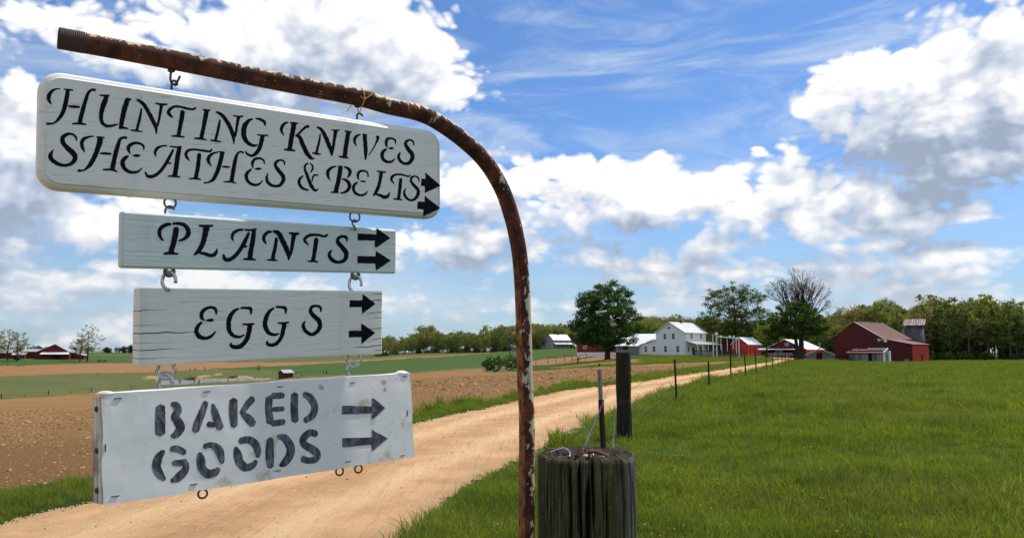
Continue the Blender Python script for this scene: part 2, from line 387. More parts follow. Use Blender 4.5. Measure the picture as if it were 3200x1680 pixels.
def f_post(n, b, col):
    co = n.coord(); X, Y, Z = n.xyz(co)
    g1 = n.noise(n.map(co, (230, 230, 11.)), 1, 8, .72); g2 = n.noise(n.map(co, (300, 300, 30)), 1, 4, .7)
    c = n.ramp(g1, [(.34, (.004, .004, .003)), (.45, (.034, .034, .016)), (.57, (.085, .080, .040)), (.72, (.23, .215, .15))])
    moss = n.ss(n.noise(co, 9, 4, .6), .40, .65)
    c = n.mix(n.m('MULTIPLY', moss, .55), c, n.mix(g2, (.018, .026, .006), (.075, .090, .022)))
    wht = n.m('MULTIPLY', n.ss(n.noise(n.map(co, (160, 160, 38)), 1, 4, .7), .62, .72), .8)
    c = n.mix(wht, c, (.22, .22, .18))
    c = n.mix(n.ss(X, .05, .12, 0., .55), c, n.mix(g1, (.05, .045, .04), (.21, .20, .185)))  # right flank lightened in the colour, as the sun catches it
    n.set(b.inputs['Base Color'], c); b.inputs['Roughness'].default_value = .95
    n.set(b.inputs['Normal'], n.bump(n.m('ADD', g1, n.m('MULTIPLY', g2, .5)), .8, .0016))
POSTW = mat('mossy_weathered_post', fn=f_post, spec=.2)
POSTT = mat('crumbly_post_top', (.10, .078, .058), .95, fn=lambda n, b, col: (n.set(b.inputs['Base Color'], n.ramp(n.noise(n.coord(), 90, 6, .75), [(.3, (.014, .012, .009)), (.55, (.070, .058, .042)), (.75, (.17, .150, .115))])), n.set(b.inputs['Normal'], n.bump(n.noise(n.coord(), 130, 5, .7), 1., .004))), spec=.1)
def f_tie(n, b, col):
    co = n.coord(); g1 = n.noise(n.map(co, (40, 40, 2.2)), 1, 6, .68)
    c = n.ramp(g1, [(.3, (.006, .006, .005)), (.5, (.022, .020, .015)), (.7, (.055, .048, .038)), (.85, (.12, .11, .10))])
    c = n.mix(n.m('MULTIPLY', n.ss(n.noise(co, 5, 3, .6), .45, .7), .5), c, (.030, .036, .008))
    n.set(b.inputs['Base Color'], c); n.set(b.inputs['Normal'], n.bump(g1, .8, .008)); b.inputs['Roughness'].default_value = .9
TIE = mat('dark_creosoted_timber', fn=f_tie, spec=.2)
TPOST = mat('rusty_steel_post', (.040, .017, .013), .85)
TWHITE = mat('faded_white_post_tip', (.27, .245, .22), .8)
FARWOOD = mat('grey_brown_fence_wood', (.055, .040, .030), .9)
RUSTWIRE = mat('rusty_fence_wire', (.10, .055, .035), .7, .5)

# ------------------------------------------------------------------ terrain
CPT = []   # px, distance, z relative to the eye
for px in (-200, 300, 800, 1300, 1800, 2300, 2800, 3400):
    CPT += [(px, 1.5, -1.55), (px, 4, -1.54), (px, 8, -1.52)]
CPT += [(-200,14,-1.66),(-200,26,-2.45),(-200,50,-4.0),(-200,100,-6.5),(-200,165,-9.8),(-200,300,-9.4),(-200,400,-6.8),(-200,480,-2.),
 (100,14,-1.62),(100,26,-2.4),(100,50,-3.9),(100,100,-6.4),(100,170,-9.8),(100,300,-9.1),(100,400,-6.7),(100,480,-1.9),
 (600,15,-1.58),(600,30,-2.3),(600,60,-3.9),(600,100,-5.66),(600,150,-7.7),(600,200,-9.8),(600,270,-10.0),(600,330,-8.1),(600,400,-7.0),(600,500,-3.5),
 (870,25,-1.85),(870,50,-2.6),(870,100,-4.6),(870,170,-6.6),(870,256,-8.3),(870,320,-7.6),(870,400,-5.6),(870,500,-3.3),
 (1300,18,-1.52),(1300,50,-1.95),(1300,100,-3.0),(1300,200,-4.3),(1300,300,-3.6),(1300,380,-.9),
 (1520,20,-1.47),(1520,60,-1.85),(1520,100,-2.6),(1520,150,-3.5),(1520,250,-2.9),(1520,400,0.),
 (1720,20,-1.45),(1720,60,-1.6),(1720,120,-2.35),(1720,243,-3.2),(1720,330,-.6),(1720,385,1.8),(1720,455,2.4),
 (1910,14,-1.42),(1910,30,-1.35),(1910,60,-1.35),(1910,100,-1.4),(1910,165,-1.35),(1910,240,-.6),(1910,400,1.5),
 (2108,23,-1.47),(2108,50,-1.22),(2108,100,-1.22),(2108,200,-.98),(2108,300,-.2),
 (2278,33,-1.22),(2300,60,-1.22),(2300,120,-1.3),(2300,200,-1.0),(2359,43,-1.24),(2426,64,-1.27),(2458,90,-1.44),(2480,140,-1.75),(2480,190,-1.3),
 (2700,40,-1.4),(2700,90,-1.6),(2700,150,-1.95),(2700,190,-2.3),(3100,12,-1.5),(3100,30,-1.45),(3100,60,-1.55),(3100,120,-1.75),(3100,200,-2.2),(3100,300,-2.),(3600,60,-1.6),(3600,200,-2.2)]
for px in (-400, 200, 700, 1200, 1700, 2200, 2700, 3300, 3800): CPT += [(px, 800, -.5), (px, 3500, 0.)]
def _uv(az_, r_): return np.stack([az_*5.0, np.log(r_)*1.1], -1)
_cp = np.array(CPT); _x = (_cp[:, 0]-CX)/F*_cp[:, 1]
_U = _uv(np.arctan2(_x, _cp[:, 1]), np.hypot(_x, _cp[:, 1]))
def _phi(r): return np.where(r > 1e-9, r*r*np.log(np.maximum(r, 1e-9)), 0)
_n = len(_U); _K = _phi(np.linalg.norm(_U[:, None]-_U[None], axis=2))+np.eye(_n)*.004; _P = np.hstack([np.ones((_n, 1)), _U])
_W = np.linalg.solve(np.block([[_K, _P], [_P.T, np.zeros((3, 3))]]), np.concatenate([_cp[:, 2], np.zeros(3)]))
def ground(x, y):
    x = np.atleast_1d(np.asarray(x, float)); y = np.atleast_1d(np.asarray(y, float))
    az_ = np.clip(np.arctan2(x, y), -.80, .80); r_ = np.maximum(np.hypot(x, y), 1.5)
    q = _uv(az_.ravel(), r_.ravel()); out_ = np.empty(len(q))
    for i in range(0, len(q), 40000):
        b = q[i:i+40000]; out_[i:i+40000] = _phi(np.linalg.norm(b[:, None]-_U[None], axis=2))@_W[:_n]+_W[_n]+b@_W[_n+1:]
    zz = out_.reshape(x.shape)
    back = np.clip((np.abs(np.arctan2(x, y))-.8)/.8, 0, 1)
    zz = zz*(1-back)+(-1.6)*back
    near = np.clip((r_-1.5)/2.5, 0, 1)
    return EYE+zz*near+(-1.55)*(1-near)
def gz1(x, y): return float(ground(x, y)[0])
_D = np.geomspace(2, 900, 1600)
def hit(px, py):
    r_ = ray(px, py); P = r_[None]*_D[:, None]; dz = P[:, 2]+EYE-ground(P[:, 0], P[:, 1])
    k = np.argmax(dz < 0)
    if dz[k] >= 0: k = len(_D)-1
    return np.array([P[k, 0], P[k, 1]])
def spot(px, d): x = (px-CX)/F*d; return Vector((x, d, gz1(x, d)))

# road edges traced into world coordinates
LE = [(0,1641),(93,1610),(172,1590),(290,1566),(700,1468),(1000,1392),(1292,1323),(1404,1299),(1603,1255),(1760,1220),(1921,1201),(2000,1192),(2082,1178),(2214,1160),(2319,1144),(2363,1136),(2424,1125)]
RE = [(1255,1680),(1367,1590),(1466,1510),(1615,1437),(1671,1408),(1761,1359),(1841,1316),(1921,1286),(2000,1255),(2111,1215),(2204,1194),(2278,1180),(2328,1163),(2390,1148),(2452,1132)]
LW = np.array([hit(*p) for p in LE]); RW = np.array([hit(*p) for p in RE])
end = spot(2462, 172); endl = spot(2425, 172)
LW = np.vstack([LW[0]+(LW[0]-LW[3])/np.linalg.norm(LW[0]-LW[3])*22, LW[0]+(LW[0]-LW[3])/np.linalg.norm(LW[0]-LW[3])*8, LW, [endl.x, endl.y]])
RW = np.vstack([RW[0]+(RW[0]-RW[1])/np.linalg.norm(RW[0]-RW[1])*22, RW, [end.x, end.y]])
ROADP = np.vstack([LW, RW[::-1]])
YARD = np.array([[spot(a, b).x, spot(a, b).y] for a, b in ((2395,176),(2330,190),(2330,203),(2600,203),(2600,176),(2500,168),(2456,150),(2420,150))])
def inpoly(P, poly):
    x, y = P[:, 0], P[:, 1]; ins = np.zeros(len(P), bool); j = len(poly)-1
    for i in range(len(poly)):
        xi, yi = poly[i]; xj, yj = poly[j]
        c = ((yi > y) != (yj > y)) & (x < (xj-xi)*(y-yi)/(yj-yi+1e-12)+xi); ins ^= c; j = i
    return ins
def pdist(P, L):
    best = np.full(len(P), 1e9)
    for a, b in zip(L[:-1], L[1:]):
        ab = b-a; t = np.clip(((P-a)@ab)/(ab@ab+1e-9), 0, 1); best = np.minimum(best, np.linalg.norm(P-(a+t[:, None]*ab), axis=1))
    return best
def wp(pts): return np.array([hit(*p) for p in pts])
FIELD_TOP = [(-700,1290),(-300,1268),(0,1248),(320,1226),(460,1216),(628,1204),(795,1194),(900,1183),(1000,1176),(1083,1171),(1282,1166),(1400,1158),(1500,1150),(1520,1163),(1620,1160),(1680,1158),(1924,1144),(2075,1136),(2250,1129),(2342,1129)]
FIELD_BOT = [(2342,1132),(2214,1144),(2086,1163),(1970,1177),(1924,1190),(1866,1201),(1753,1210),(1668,1231),(1611,1243),(1500,1261),(1401,1272),(1292,1305),(1000,1365),(700,1420),(400,1480),(290,1496),(228,1498),(93,1520),(0,1536),(-400,1600)]
NEARF = wp(FIELD_TOP+FIELD_BOT); NEARF = np.vstack([NEARF, [[-16, 2], [-60, 10], [-160, 120]]])
STRIPA = wp([(1640,1130),(1680,1124),(1780,1113),(1891,1105),(1930,1107),(1930,1121),(1891,1125),(1780,1131),(1680,1140),(1640,1142)])
STRIPB = wp([(1720,1148),(1800,1139),(1924,1129),(1970,1121.5),(2098,1119.5),(2163,1121),(2150,1127),(2075,1129),(1970,1138),(1924,1142),(1780,1150)])
GREENF = wp([(640,1152),(780,1146),(941,1139),(1083,1132),(1180,1126),(1380,1114),(1537,1102),(1665,1094),(1780,1090),(1930,1095),(1930,1104),(1891,1103),(1780,1111),(1680,1122),(1513,1146),(1282,1163),(1083,1169),(1000,1172),(930,1166),(860,1156)])
BROWNF = wp([(-500,1150),(0,1143),(424,1134),(600,1132),(780,1131),(1083,1125),(1180,1121),(1380,1111),(1530,1101),(1537,1103),(1380,1116),(1180,1128),(1083,1133),(941,1140),(806,1146),(670,1152),(460,1162),(0,1175),(-500,1182)])
POND = wp([(485,1190),(545,1187),(607,1186),(700,1184.5),(774,1185),(797,1187),(760,1189.5),(711,1191.5),(638,1194.5),(590,1199),(548,1201),(493,1201)])
BANKS = [wp([(440,1178),(470,1173),(505,1177),(500,1184),(455,1184)]), wp([(618,1177),(650,1170),(668,1174),(640,1181)]), wp([(664,1168),(690,1165),(700,1169),(676,1173)]), wp([(720,1180),(742,1172),(790,1176),(850,1186),(800,1188),(770,1184)]), wp([(560,1186),(600,1180),(720,1182),(790,1184),(700,1185.5),(600,1187)])]
FARGREEN = wp([(-500,1113),(450,1109),(780,1122),(780,1130),(424,1133),(0,1142),(-500,1149)])

azs = np.concatenate([np.arange(-180, -42, 3.), np.arange(-42, 42, .085), np.arange(42, 181, 3.)]); azs = azs[azs < 180.01]; azs[-1] = 180
rs = np.concatenate([np.geomspace(.6, 5, 14)[:-1], np.geomspace(5, 30, 270)[:-1], np.geomspace(30, 560, 215)[:-1], np.geomspace(560, 5000, 26)])
A, RR = np.meshgrid(np.radians(azs), rs, indexing='ij'); GX = RR*np.sin(A); GY = RR*np.cos(A)
GZ = ground(GX, GY)
mg = (np.hypot(GX, GY) < 60); 
from mathutils import noise as mn
nA, nR = A.shape; idx = np.arange(nA*nR).reshape(nA, nR)
quads = np.stack([idx[:-1, :-1], idx[1:, :-1], idx[1:, 1:], idx[:-1, 1:]], -1).reshape(-1, 4)
VV = np.stack([GX.ravel(), GY.ravel(), GZ.ravel()], -1)
def fnoise(x, y, s, k=3, seed=0):     # cheap value noise by summed sines
    o_ = np.zeros_like(x); r_ = np.random.default_rng(seed)
    for i in range(k*4):
        a = r_.uniform(0, 6.28); f = s*1.9**(i//4)*r_.uniform(.7, 1.4); o_ += np.sin((x*np.cos(a)+y*np.sin(a))*f+r_.uniform(0, 6.28))/(1.5**(i//4)*4)
    return o_
cen = VV[quads].mean(1)[:, :2]
rad = np.hypot(cen[:, 0], cen[:, 1])
amp = np.clip(rad*.012, .05, 1.2)*1.1
caz, clr_ = np.arctan2(cen[:, 0], cen[:, 1])*55, np.log(rad)*26; wf = np.clip((rad-25)/40, 0, 1)[:, None]
jit = np.stack([fnoise(cen[:, 0], cen[:, 1], 1.6, 4, 1)+.4*fnoise(cen[:, 0], cen[:, 1], 9, 2, 5), fnoise(cen[:, 0], cen[:, 1], 1.6, 4, 2)+.4*fnoise(cen[:, 0], cen[:, 1], 9, 2, 6)], -1)*amp[:, None]
jf = np.stack([fnoise(caz, clr_, 2.2, 4, 1), fnoise(caz, clr_, 2.2, 4, 2)*2.2], -1)*amp[:, None]
jit = jit*(1-wf)+jf*wf
pj = cen+jit
reg = np.zeros(len(quads), int)         # 0 grass
reg[inpoly(pj, FARGREEN)] = 7
left = (cen[:, 0] < -.0) & (rad > 120) & (reg == 0); reg[left] = 1     # rough pasture
reg[inpoly(pj, BROWNF)] = 2
reg[inpoly(pj, GREENF)] = 3
for P_ in (STRIPA, STRIPB): reg[inpoly(pj, P_)] = 2
reg[inpoly(pj, NEARF)] = 4
for B_ in BANKS: reg[inpoly(pj, B_)] = 8
reg[inpoly(cen+jit*.4, POND)] = 5
reg[inpoly(cen+jit*.45, YARD)] = 6
hj = np.random.default_rng(5).normal(size=cen.shape)*np.clip(rad*.0035, .02, .3)[:, None]
reg[inpoly(cen+jit*.55+hj, ROADP)] = 6
reg[(reg == 1) & (rad > 700)] = 0

def gcoord(n): return n.new('ShaderNodeNewGeometry').outputs['Position']
def f_grassground(c1, c2, c3, s=1.):
    def fn(n, b, col):
        co = gcoord(n); a = n.noise(co, .22*s, 4, .6); d_ = n.noise(co, 2.5*s, 5, .7); e = n.noise(n.map(co, (1, 1, 1)), 14*s, 5, .75)
        c = n.mix(n.ss(a, .35, .65), c1, c2); c = n.mix(n.m('MULTIPLY', n.ss(d_, .5, .72), .7), c, c3)
        c = n.mix(n.ss(e, .3, .7, 0, .55), c, tuple(q*.35 for q in c1)); n.set(b.inputs['Base Color'], c)
        b.inputs['Roughness'].default_value = .95; n.set(b.inputs['Normal'], n.bump(n.m('ADD', e, d_), .9, .12))
    return fn
GRASS = mat('meadow_grass_ground', fn=f_grassground((.050, .090, .012), (.062, .108, .018), (.095, .12, .035)), spec=.1)
PAST = mat('rough_pasture', fn=f_grassground((.10, .125, .034), (.14, .145, .045), (.32, .24, .10), .35), spec=.1)
CROP = mat('bright_green_crop', fn=f_grassground((.060, .115, .022), (.075, .125, .025), (.10, .13, .035), .3), spec=.1)
FARG = mat('far_green_meadow', fn=f_grassground((.060, .115, .028), (.070, .125, .030), (.12, .13, .045), .2), spec=.1)
def f_soil(fine):
    def fn(n, b, col):
        co = gcoord(n)
        a = n.noise(co, .08, 3, .5); v_ = n.vor(co, 9 if fine else 2.2); e = n.noise(co, 18 if fine else 4, 8, .78); e2 = n.noise(co, 3, 5, .7)
        c = n.ramp(e, [(.30, tuple(q*.45 for q in col)), (.5, col), (.66, tuple(min(1, q*1.5) for q in col)), (.8, (.50, .40, .26))])
        c = n.mix(n.ss(a, .35, .65, 0, .28), c, tuple(q*.6 for q in col)); c = n.mix(n.ss(e2, .6, .75, 0, .35), c, (.36, .25, .13))
        gw = n.m('MULTIPLY', n.ss(n.noise(co, 1.3, 6, .75), .60, .70), n.ss(n.noise(co, .12, 2, .5), .45, .65))
        c = n.mix(n.m('MULTIPLY', gw, .45), c, (.07, .085, .03))
        n.set(b.inputs['Base Color'], c); b.inputs['Roughness'].default_value = 1
        n.set(b.inputs['Normal'], n.bump(n.m('ADD', n.m('MULTIPLY', e, .8), n.m('MULTIPLY', n.m('MINIMUM', v_, .6), .6)), 1., .09 if fine else .25))
    return fn
SOIL = mat('ploughed_brown_soil', (.275, .152, .058), fn=f_soil(True), spec=.1)
SOILF = mat('far_brown_soil', (.30, .160, .070), fn=f_soil(False), spec=.1)
BANKM = mat('bare_clay_bank', (.34, .23, .115), fn=f_soil(False), spec=.1)
def f_road(n, b, col):
    co = gcoord(n); ang = R(13.5); at_ = n.new('ShaderNodeAttribute'); at_.attribute_name = 'across'
    u_ = n.m('ADD', at_.outputs['Fac'], n.m('MULTIPLY', n.m('SUBTRACT', n.noise(co, .35, 4, .6), .5), .35))
    au = n.m('ABSOLUTE', u_); rut = n.ss(n.m('ABSOLUTE', n.m('SUBTRACT', au, .43)), .24, .02)
    mid = n.ss(au, .22, .03); edge = n.ss(au, .72, .98)
    tr2 = n.noise(n.map(co, (5.0, .30, 1), rot=(0, 0, ang)), .9, 6, .68, .5); tr3 = n.noise(n.map(co, (16., .8, 1), rot=(0, 0, ang)), .9, 4, .65, .3)
    e = n.noise(co, 55, 7, .78); pat = n.noise(co, 1.3, 6, .70); g2 = n.noise(co, 9, 5, .72)
    c = n.mix(n.ss(pat, .32, .68), tuple(q*.80 for q in col), tuple(min(1, q*1.10) for q in col))
    c = n.mix(n.m('MULTIPLY', rut, n.ss(tr2, .25, .6, .25, .75)), c, (.74, .50, .27))
    c = n.mix(n.m('MULTIPLY', mid, n.ss(g2, .35, .65, .2, .62)), c, (.40, .225, .10))
    c = n.mix(n.m('MULTIPLY', edge, .45), c, (.40, .27, .14))
    c = n.mix(n.ss(tr3, .52, .72, 0, .35), c, (.37, .225, .11)); c = n.mix(n.ss(tr3, .46, .30, 0, .22), c, (.68, .50, .31))
    c = n.mix(n.ss(g2, .56, .74, 0, .35), c, (.37, .22, .11))
    c = n.mix(n.ss(e, .57, .74, 0, .65), c, (.70, .55, .36)); c = n.mix(n.ss(e, .42, .28, 0, .6), c, (.28, .155, .07))
    pb = n.m('MULTIPLY', n.ss(n.vor(co, 18), .12, .05), n.ss(n.noise(co, 6, 2), .54, .60)); c = n.mix(pb, c, (.15, .095, .06))
    n.set(b.inputs['Base Color'], c); b.inputs['Roughness'].default_value = .95
    hgt = n.m('ADD', n.m('ADD', n.m('MULTIPLY', e, .7), n.m('MULTIPLY', g2, 1.2)), n.m('MULTIPLY', tr3, 1.0))
    n.set(b.inputs['Normal'], n.bump(n.m('SUBTRACT', hgt, n.m('MULTIPLY', rut, .8)), .9, .03))
ROADM = mat('tan_gravel_road', (.60, .355, .175), fn=f_road, spec=.1)
def f_water(n, b, col):
    n.set(b.inputs['Base Color'], n.mix(n.noise(gcoord(n), .1, 3), (.15, .155, .155), (.20, .205, .20))); b.inputs['Roughness'].default_value = .55
WATER = mat('grey_pond_water', fn=f_water, spec=.15)
for r_, (nm, m_) in {0: ('meadow', GRASS), 1: ('rough_pasture', PAST), 2: ('far_soil_strip', SOILF), 3: ('crop_field', CROP), 4: ('ploughed_field', SOIL), 5: ('pond', WATER), 6: ('gravel_road', ROADM), 7: ('far_meadow', FARG), 8: ('pond_bank', BANKM)}.items():
    q = quads[reg == r_]
    if not len(q): continue
    u_, inv = np.unique(q, return_inverse=True); v_ = VV[u_].copy()
    if r_ == 4: v_[:, 2] += .03*fnoise(v_[:, 0], v_[:, 1], 4., 3, 9)*np.clip(90/np.maximum(np.hypot(v_[:, 0], v_[:, 1]), 20), 0, 1)*0
    o = mesh_np(nm, v_, inv.reshape(-1, 4)[:, ::-1], m_, smooth=True); o['kind'] = 'structure'
    if r_ == 6:
        dl, dr = pdist(v_[:, :2], LW), pdist(v_[:, :2], RW); at_ = o.data.attributes.new('across', 'FLOAT', 'POINT'); at_.data.foreach_set('value', ((dl-dr)/(dl+dr+1e-6)).astype(np.float32))

def region_at(P):   # region of arbitrary world points
    rg = np.zeros(len(P), int); rg[inpoly(P, FARGREEN)] = 7
    rg[inpoly(P, GREENF)] = 3; rg[inpoly(P, NEARF)] = 4; rg[inpoly(P, YARD)] = 6; rg[inpoly(P, ROADP)] = 6
    return rg

# ------------------------------------------------------------------ scatter (geometry nodes, ground cover only)
def scatter(name, protos, P, rotz, scl, label=None, cat=None, tilt=None):
    col = bpy.data.collections.new(name+'_sources')
    for p in protos: col.objects.link(p)
    n_ = len(P); me = bpy.data.meshes.new(name); me.vertices.add(n_); me.vertices.foreach_set('co', np.asarray(P, np.float32).ravel())
    rot = np.zeros((n_, 3), np.float32); rot[:, 2] = rotz
    if tilt is not None: rot[:, 0] = rng.normal(size=n_)*tilt; rot[:, 1] = rng.normal(size=n_)*tilt
    a = me.attributes.new('rot', 'FLOAT_VECTOR', 'POINT'); a.data.foreach_set('vector', rot.ravel())
    scl = np.asarray(scl, np.float32)
    if scl.ndim == 1: scl = np.stack([scl]*3, -1)
    a = me.attributes.new('scl', 'FLOAT_VECTOR', 'POINT'); a.data.foreach_set('vector', scl.ravel())
    a = me.attributes.new('pick', 'INT', 'POINT'); a.data.foreach_set('value', rng.integers(0, len(protos), n_).astype(np.int32))
    o = bpy.data.objects.new(name, me); C.objects.link(o); o['kind'] = 'stuff'
    if label: tag(o, label, cat)
    t = bpy.data.node_groups.new(name+'_nodes', 'GeometryNodeTree'); t.is_modifier = True
    t.interface.new_socket('Geometry', in_out='INPUT', socket_type='NodeSocketGeometry'); t.interface.new_socket('Geometry', in_out='OUTPUT', socket_type='NodeSocketGeometry')
    gi_ = t.nodes.new('NodeGroupInput'); go_ = t.nodes.new('NodeGroupOutput'); ip = t.nodes.new('GeometryNodeInstanceOnPoints')
    ci = t.nodes.new('GeometryNodeCollectionInfo'); ci.inputs[0].default_value = col; ci.inputs[1].default_value = True; ci.inputs[2].default_value = True
    def at(nm, ty):
        q = t.nodes.new('GeometryNodeInputNamedAttribute'); q.data_type = ty; q.inputs[0].default_value = nm; return q.outputs[0]
    t.links.new(gi_.outputs[0], ip.inputs['Points']); t.links.new(ci.outputs[0], ip.inputs['Instance']); ip.inputs['Pick Instance'].default_value = True
    t.links.new(at('pick', 'INT'), ip.inputs['Instance Index'])
    e2r = t.nodes.new('FunctionNodeEulerToRotation'); t.links.new(at('rot', 'FLOAT_VECTOR'), e2r.inputs[0]); t.links.new(e2r.outputs[0], ip.inputs['Rotation'])
    t.links.new(at('scl', 'FLOAT_VECTOR'), ip.inputs['Scale']); t.links.new(ip.outputs[0], go_.inputs[0])
    md = o.modifiers.new('scatter', 'NODES'); md.node_group = t
    return o

# ------------------------------------------------------------------ leaf and bark materials
def f_leaf(c1, c2, c3, tr=.35, patch=False):
    def fn(n, b, col):
        oi = n.new('ShaderNodeObjectInfo').outputs['Random']; geo = n.new('ShaderNodeNewGeometry')
        ra = geo.outputs['Random Per Island']
        c = n.mix(n.ss(ra, .1, .9), c1, c2); c = n.mix(n.m('MULTIPLY', oi, .65), c, c3)
        if patch:
            ps = geo.outputs['Position']
            c = n.mix(n.ss(n.noise(ps, .8, 4, .6), .40, .66, 0, .60), c, tuple(q*.55 for q in c1))  # darker patches: uneven green, plus shadow depth painted into the blades
            c = n.mix(n.ss(n.noise(ps, .13, 3, .6), .46, .66, 0, .42), c, (.20, .19, .05))
        n.set(b.inputs['Base Color'], c); b.inputs['Roughness'].default_value = .6
        t = n.new('ShaderNodeBsdfTranslucent'); n.set(t.inputs[0], n.mix(1., c, (1.5, 1.6, .6), 'MULTIPLY'))
        ms = n.new('ShaderNodeMixShader'); ms.inputs[0].default_value = tr
        o_ = [q for q in n.t.nodes if q.type == 'OUTPUT_MATERIAL'][0]
        n.l.new(b.outputs[0], ms.inputs[1]); n.l.new(t.outputs[0], ms.inputs[2]); n.l.new(ms.outputs[0], o_.inputs[0])
    return fn
BLADE = mat('grass_blades', fn=f_leaf((.082, .138, .011), (.215, .270, .038), (.20, .220, .032), .48, True), spec=.25)
DRYBL = mat('pale_dry_stalks', fn=f_leaf((.30, .30, .16), (.38, .36, .22), (.30, .28, .15), .2))
LDARK = mat('dark_maple_leaves', fn=f_leaf((.028, .066, .011), (.095, .150, .026), (.045, .090, .014), .36), spec=.3)
LOLIVE = mat('olive_spring_leaves', fn=f_leaf((.13, .155, .036), (.28, .30, .080), (.22, .20, .065), .42), spec=.1)
LFOR = mat('wood_spring_leaves', fn=f_leaf((.080, .098, .034), (.24, .24, .080), (.26, .20, .11), .40), spec=.1)
LFORG = mat('wood_green_leaves', fn=f_leaf((.040, .090, .022), (.115, .175, .048), (.15, .165, .055), .38), spec=.1)
LFAR = mat('haze_tinted_far_leaves', fn=f_leaf((.020, .045, .028), (.030, .060, .034), (.024, .050, .030), .1), spec=.05)  # bluish tint puts distance haze into the leaf colour
LBUD = mat('tan_spring_buds', fn=f_leaf((.15, .115, .06), (.24, .18, .09), (.17, .13, .07), .3), spec=.1)
BARK = mat('grey_brown_bark', (.15, .125, .10), .95)
LMID = mat('mid_green_spring_leaves', fn=f_leaf((.040, .070, .014), (.115, .150, .032), (.07, .09, .022), .36), spec=.2)
BARKD = mat('dark_bark', (.030, .026, .022), .95)

def leafquads(cent, size, r=None):
    """bent leaf cards: two triangles each, random orientation"""
    r = r or rng; n_ = len(cent)
    a = r.normal(size=(n_, 3)); a /= np.linalg.norm(a, axis=1, keepdims=True)
    b = np.cross(a, r.normal(size=(n_, 3))); b /= np.linalg.norm(b, axis=1, keepdims=True)
    c = np.cross(a, b); s = (size*r.uniform(.6, 1.4, n_))[:, None]
    V = np.stack([cent-a*s, cent+b*s*.55+c*s*.15, cent+a*s, cent-b*s*.55+c*s*.15], 1).reshape(-1, 3)
    return V, np.arange(n_*4).reshape(-1, 4)
def limb(mb, p0, p1, r0, r1, bend=.12, seg=5, steps=4, rr=random):
    p0, p1 = Vector(p0), Vector(p1); L = (p1-p0).length; off = Vector((rr.uniform(-1, 1), rr.uniform(-1, 1), rr.uniform(-.2, .9)))*L*bend
    pts = []; rad_ = []
    for i in range(steps+1):
        t = i/steps; pts.append(p0.lerp(p1, t)+off*4*t*(1-t)*.5); rad_.append(r0+(r1-r0)*t)
    mb.tube(pts, rad_, seg, caps=False); return pts
def leafy_tree(name, h, crown, ncl, nleaf, lsize, clr, leafm, barkm, seed, trunk_r=.35, fork=.28, label=None, cat='tree', group=None, coll=C, parts=True):
    """crown: list of (x,y,z,rx,ry,rz) ellipsoids in fractions of height"""
    r = np.random.default_rng(seed); rr = random.Random(seed); root = None
    if parts: root = empty(name, coll=coll); tag(root, label, cat, group)
    mb = MB(); fz = h*fork
    trunk = [(0, 0, -.4), (0, 0, 0), (rr.uniform(-.1, .1), rr.uniform(-.1, .1), fz*.5), (rr.uniform(-.2, .2), 0, fz), (rr.uniform(-.3, .3), 0, h*.55), (rr.uniform(-.3, .3), 0, h*.82)]
    tp = catmull(trunk, 5); tr_ = [trunk_r*(1.35 if p[2] < .2 else 1)*max(.12, 1-p[2]/h*1.05) for p in tp]
    mb.tube([tuple(p) for p in tp], tr_, 8)
    cents = []; w_ = np.array([c[3]*c[4]*c[5] for c in crown])**.7; w_ /= w_.sum()
    while len(cents) < ncl:
        c = crown[r.choice(len(crown), p=w_)]; v = r.normal(size=3); v /= np.linalg.norm(v)
        v *= r.uniform(.15, 1)**.45; cents.append([(c[0]+v[0]*c[3])*h, (c[1]+v[1]*c[4])*h, (c[2]+v[2]*c[5])*h])
    cents = np.array(cents); nodes = [p for p in tp if p[2] >= fz*.85]
    nodes = [np.array(p) for p in nodes]
    order = np.argsort(np.linalg.norm(cents-np.array([0, 0, h*.5]), axis=1)); rads = [trunk_r*max(.15, 1-p[2]/h) for p in nodes]
    for k_, i in enumerate(order):
        c = cents[i]; NN = np.array(nodes); cost = np.linalg.norm(NN-c, axis=1)+np.maximum(0, NN[:, 2]-c[2]+.5)*1.6
        j = int(np.argmin(cost)); r0 = min(rads[j]*.7, .02+.012*np.linalg.norm(c-NN[j])*2+.02)
        pts = limb(mb, NN[j], c, r0, max(.012, r0*.45), .12, 4, 3, rr)
        for q in pts[1:]: nodes.append(np.array(q)); rads.append(max(.014, r0*.7))
    L = []
    for c in cents:
        m_ = max(3, int(nleaf*r.uniform(.55, 1.4))); v = r.normal(size=(m_, 3)); v /= np.linalg.norm(v, axis=1, keepdims=True)
        L.append(c+v*(r.uniform(0, 1, (m_, 1))**.5)*clr*r.uniform(.6, 1.3)*np.array([1.15, 1.15, .7]))
    V, Fq = leafquads(np.vstack(L), lsize, r)
    if parts:
        mb.build('trunk', barkm, root, True, coll); mesh_np('crown', V, Fq, leafm, root, coll=coll); return root
    n0 = len(mb.v); allv = np.vstack([np.array(mb.v), V]); f4 = np.array([f for f in mb.f if len(f) == 4])
    return mesh_np(name, allv, [f4, Fq+n0], [barkm, leafm], coll=None, midx=[0]*len(f4)+[1]*len(Fq))
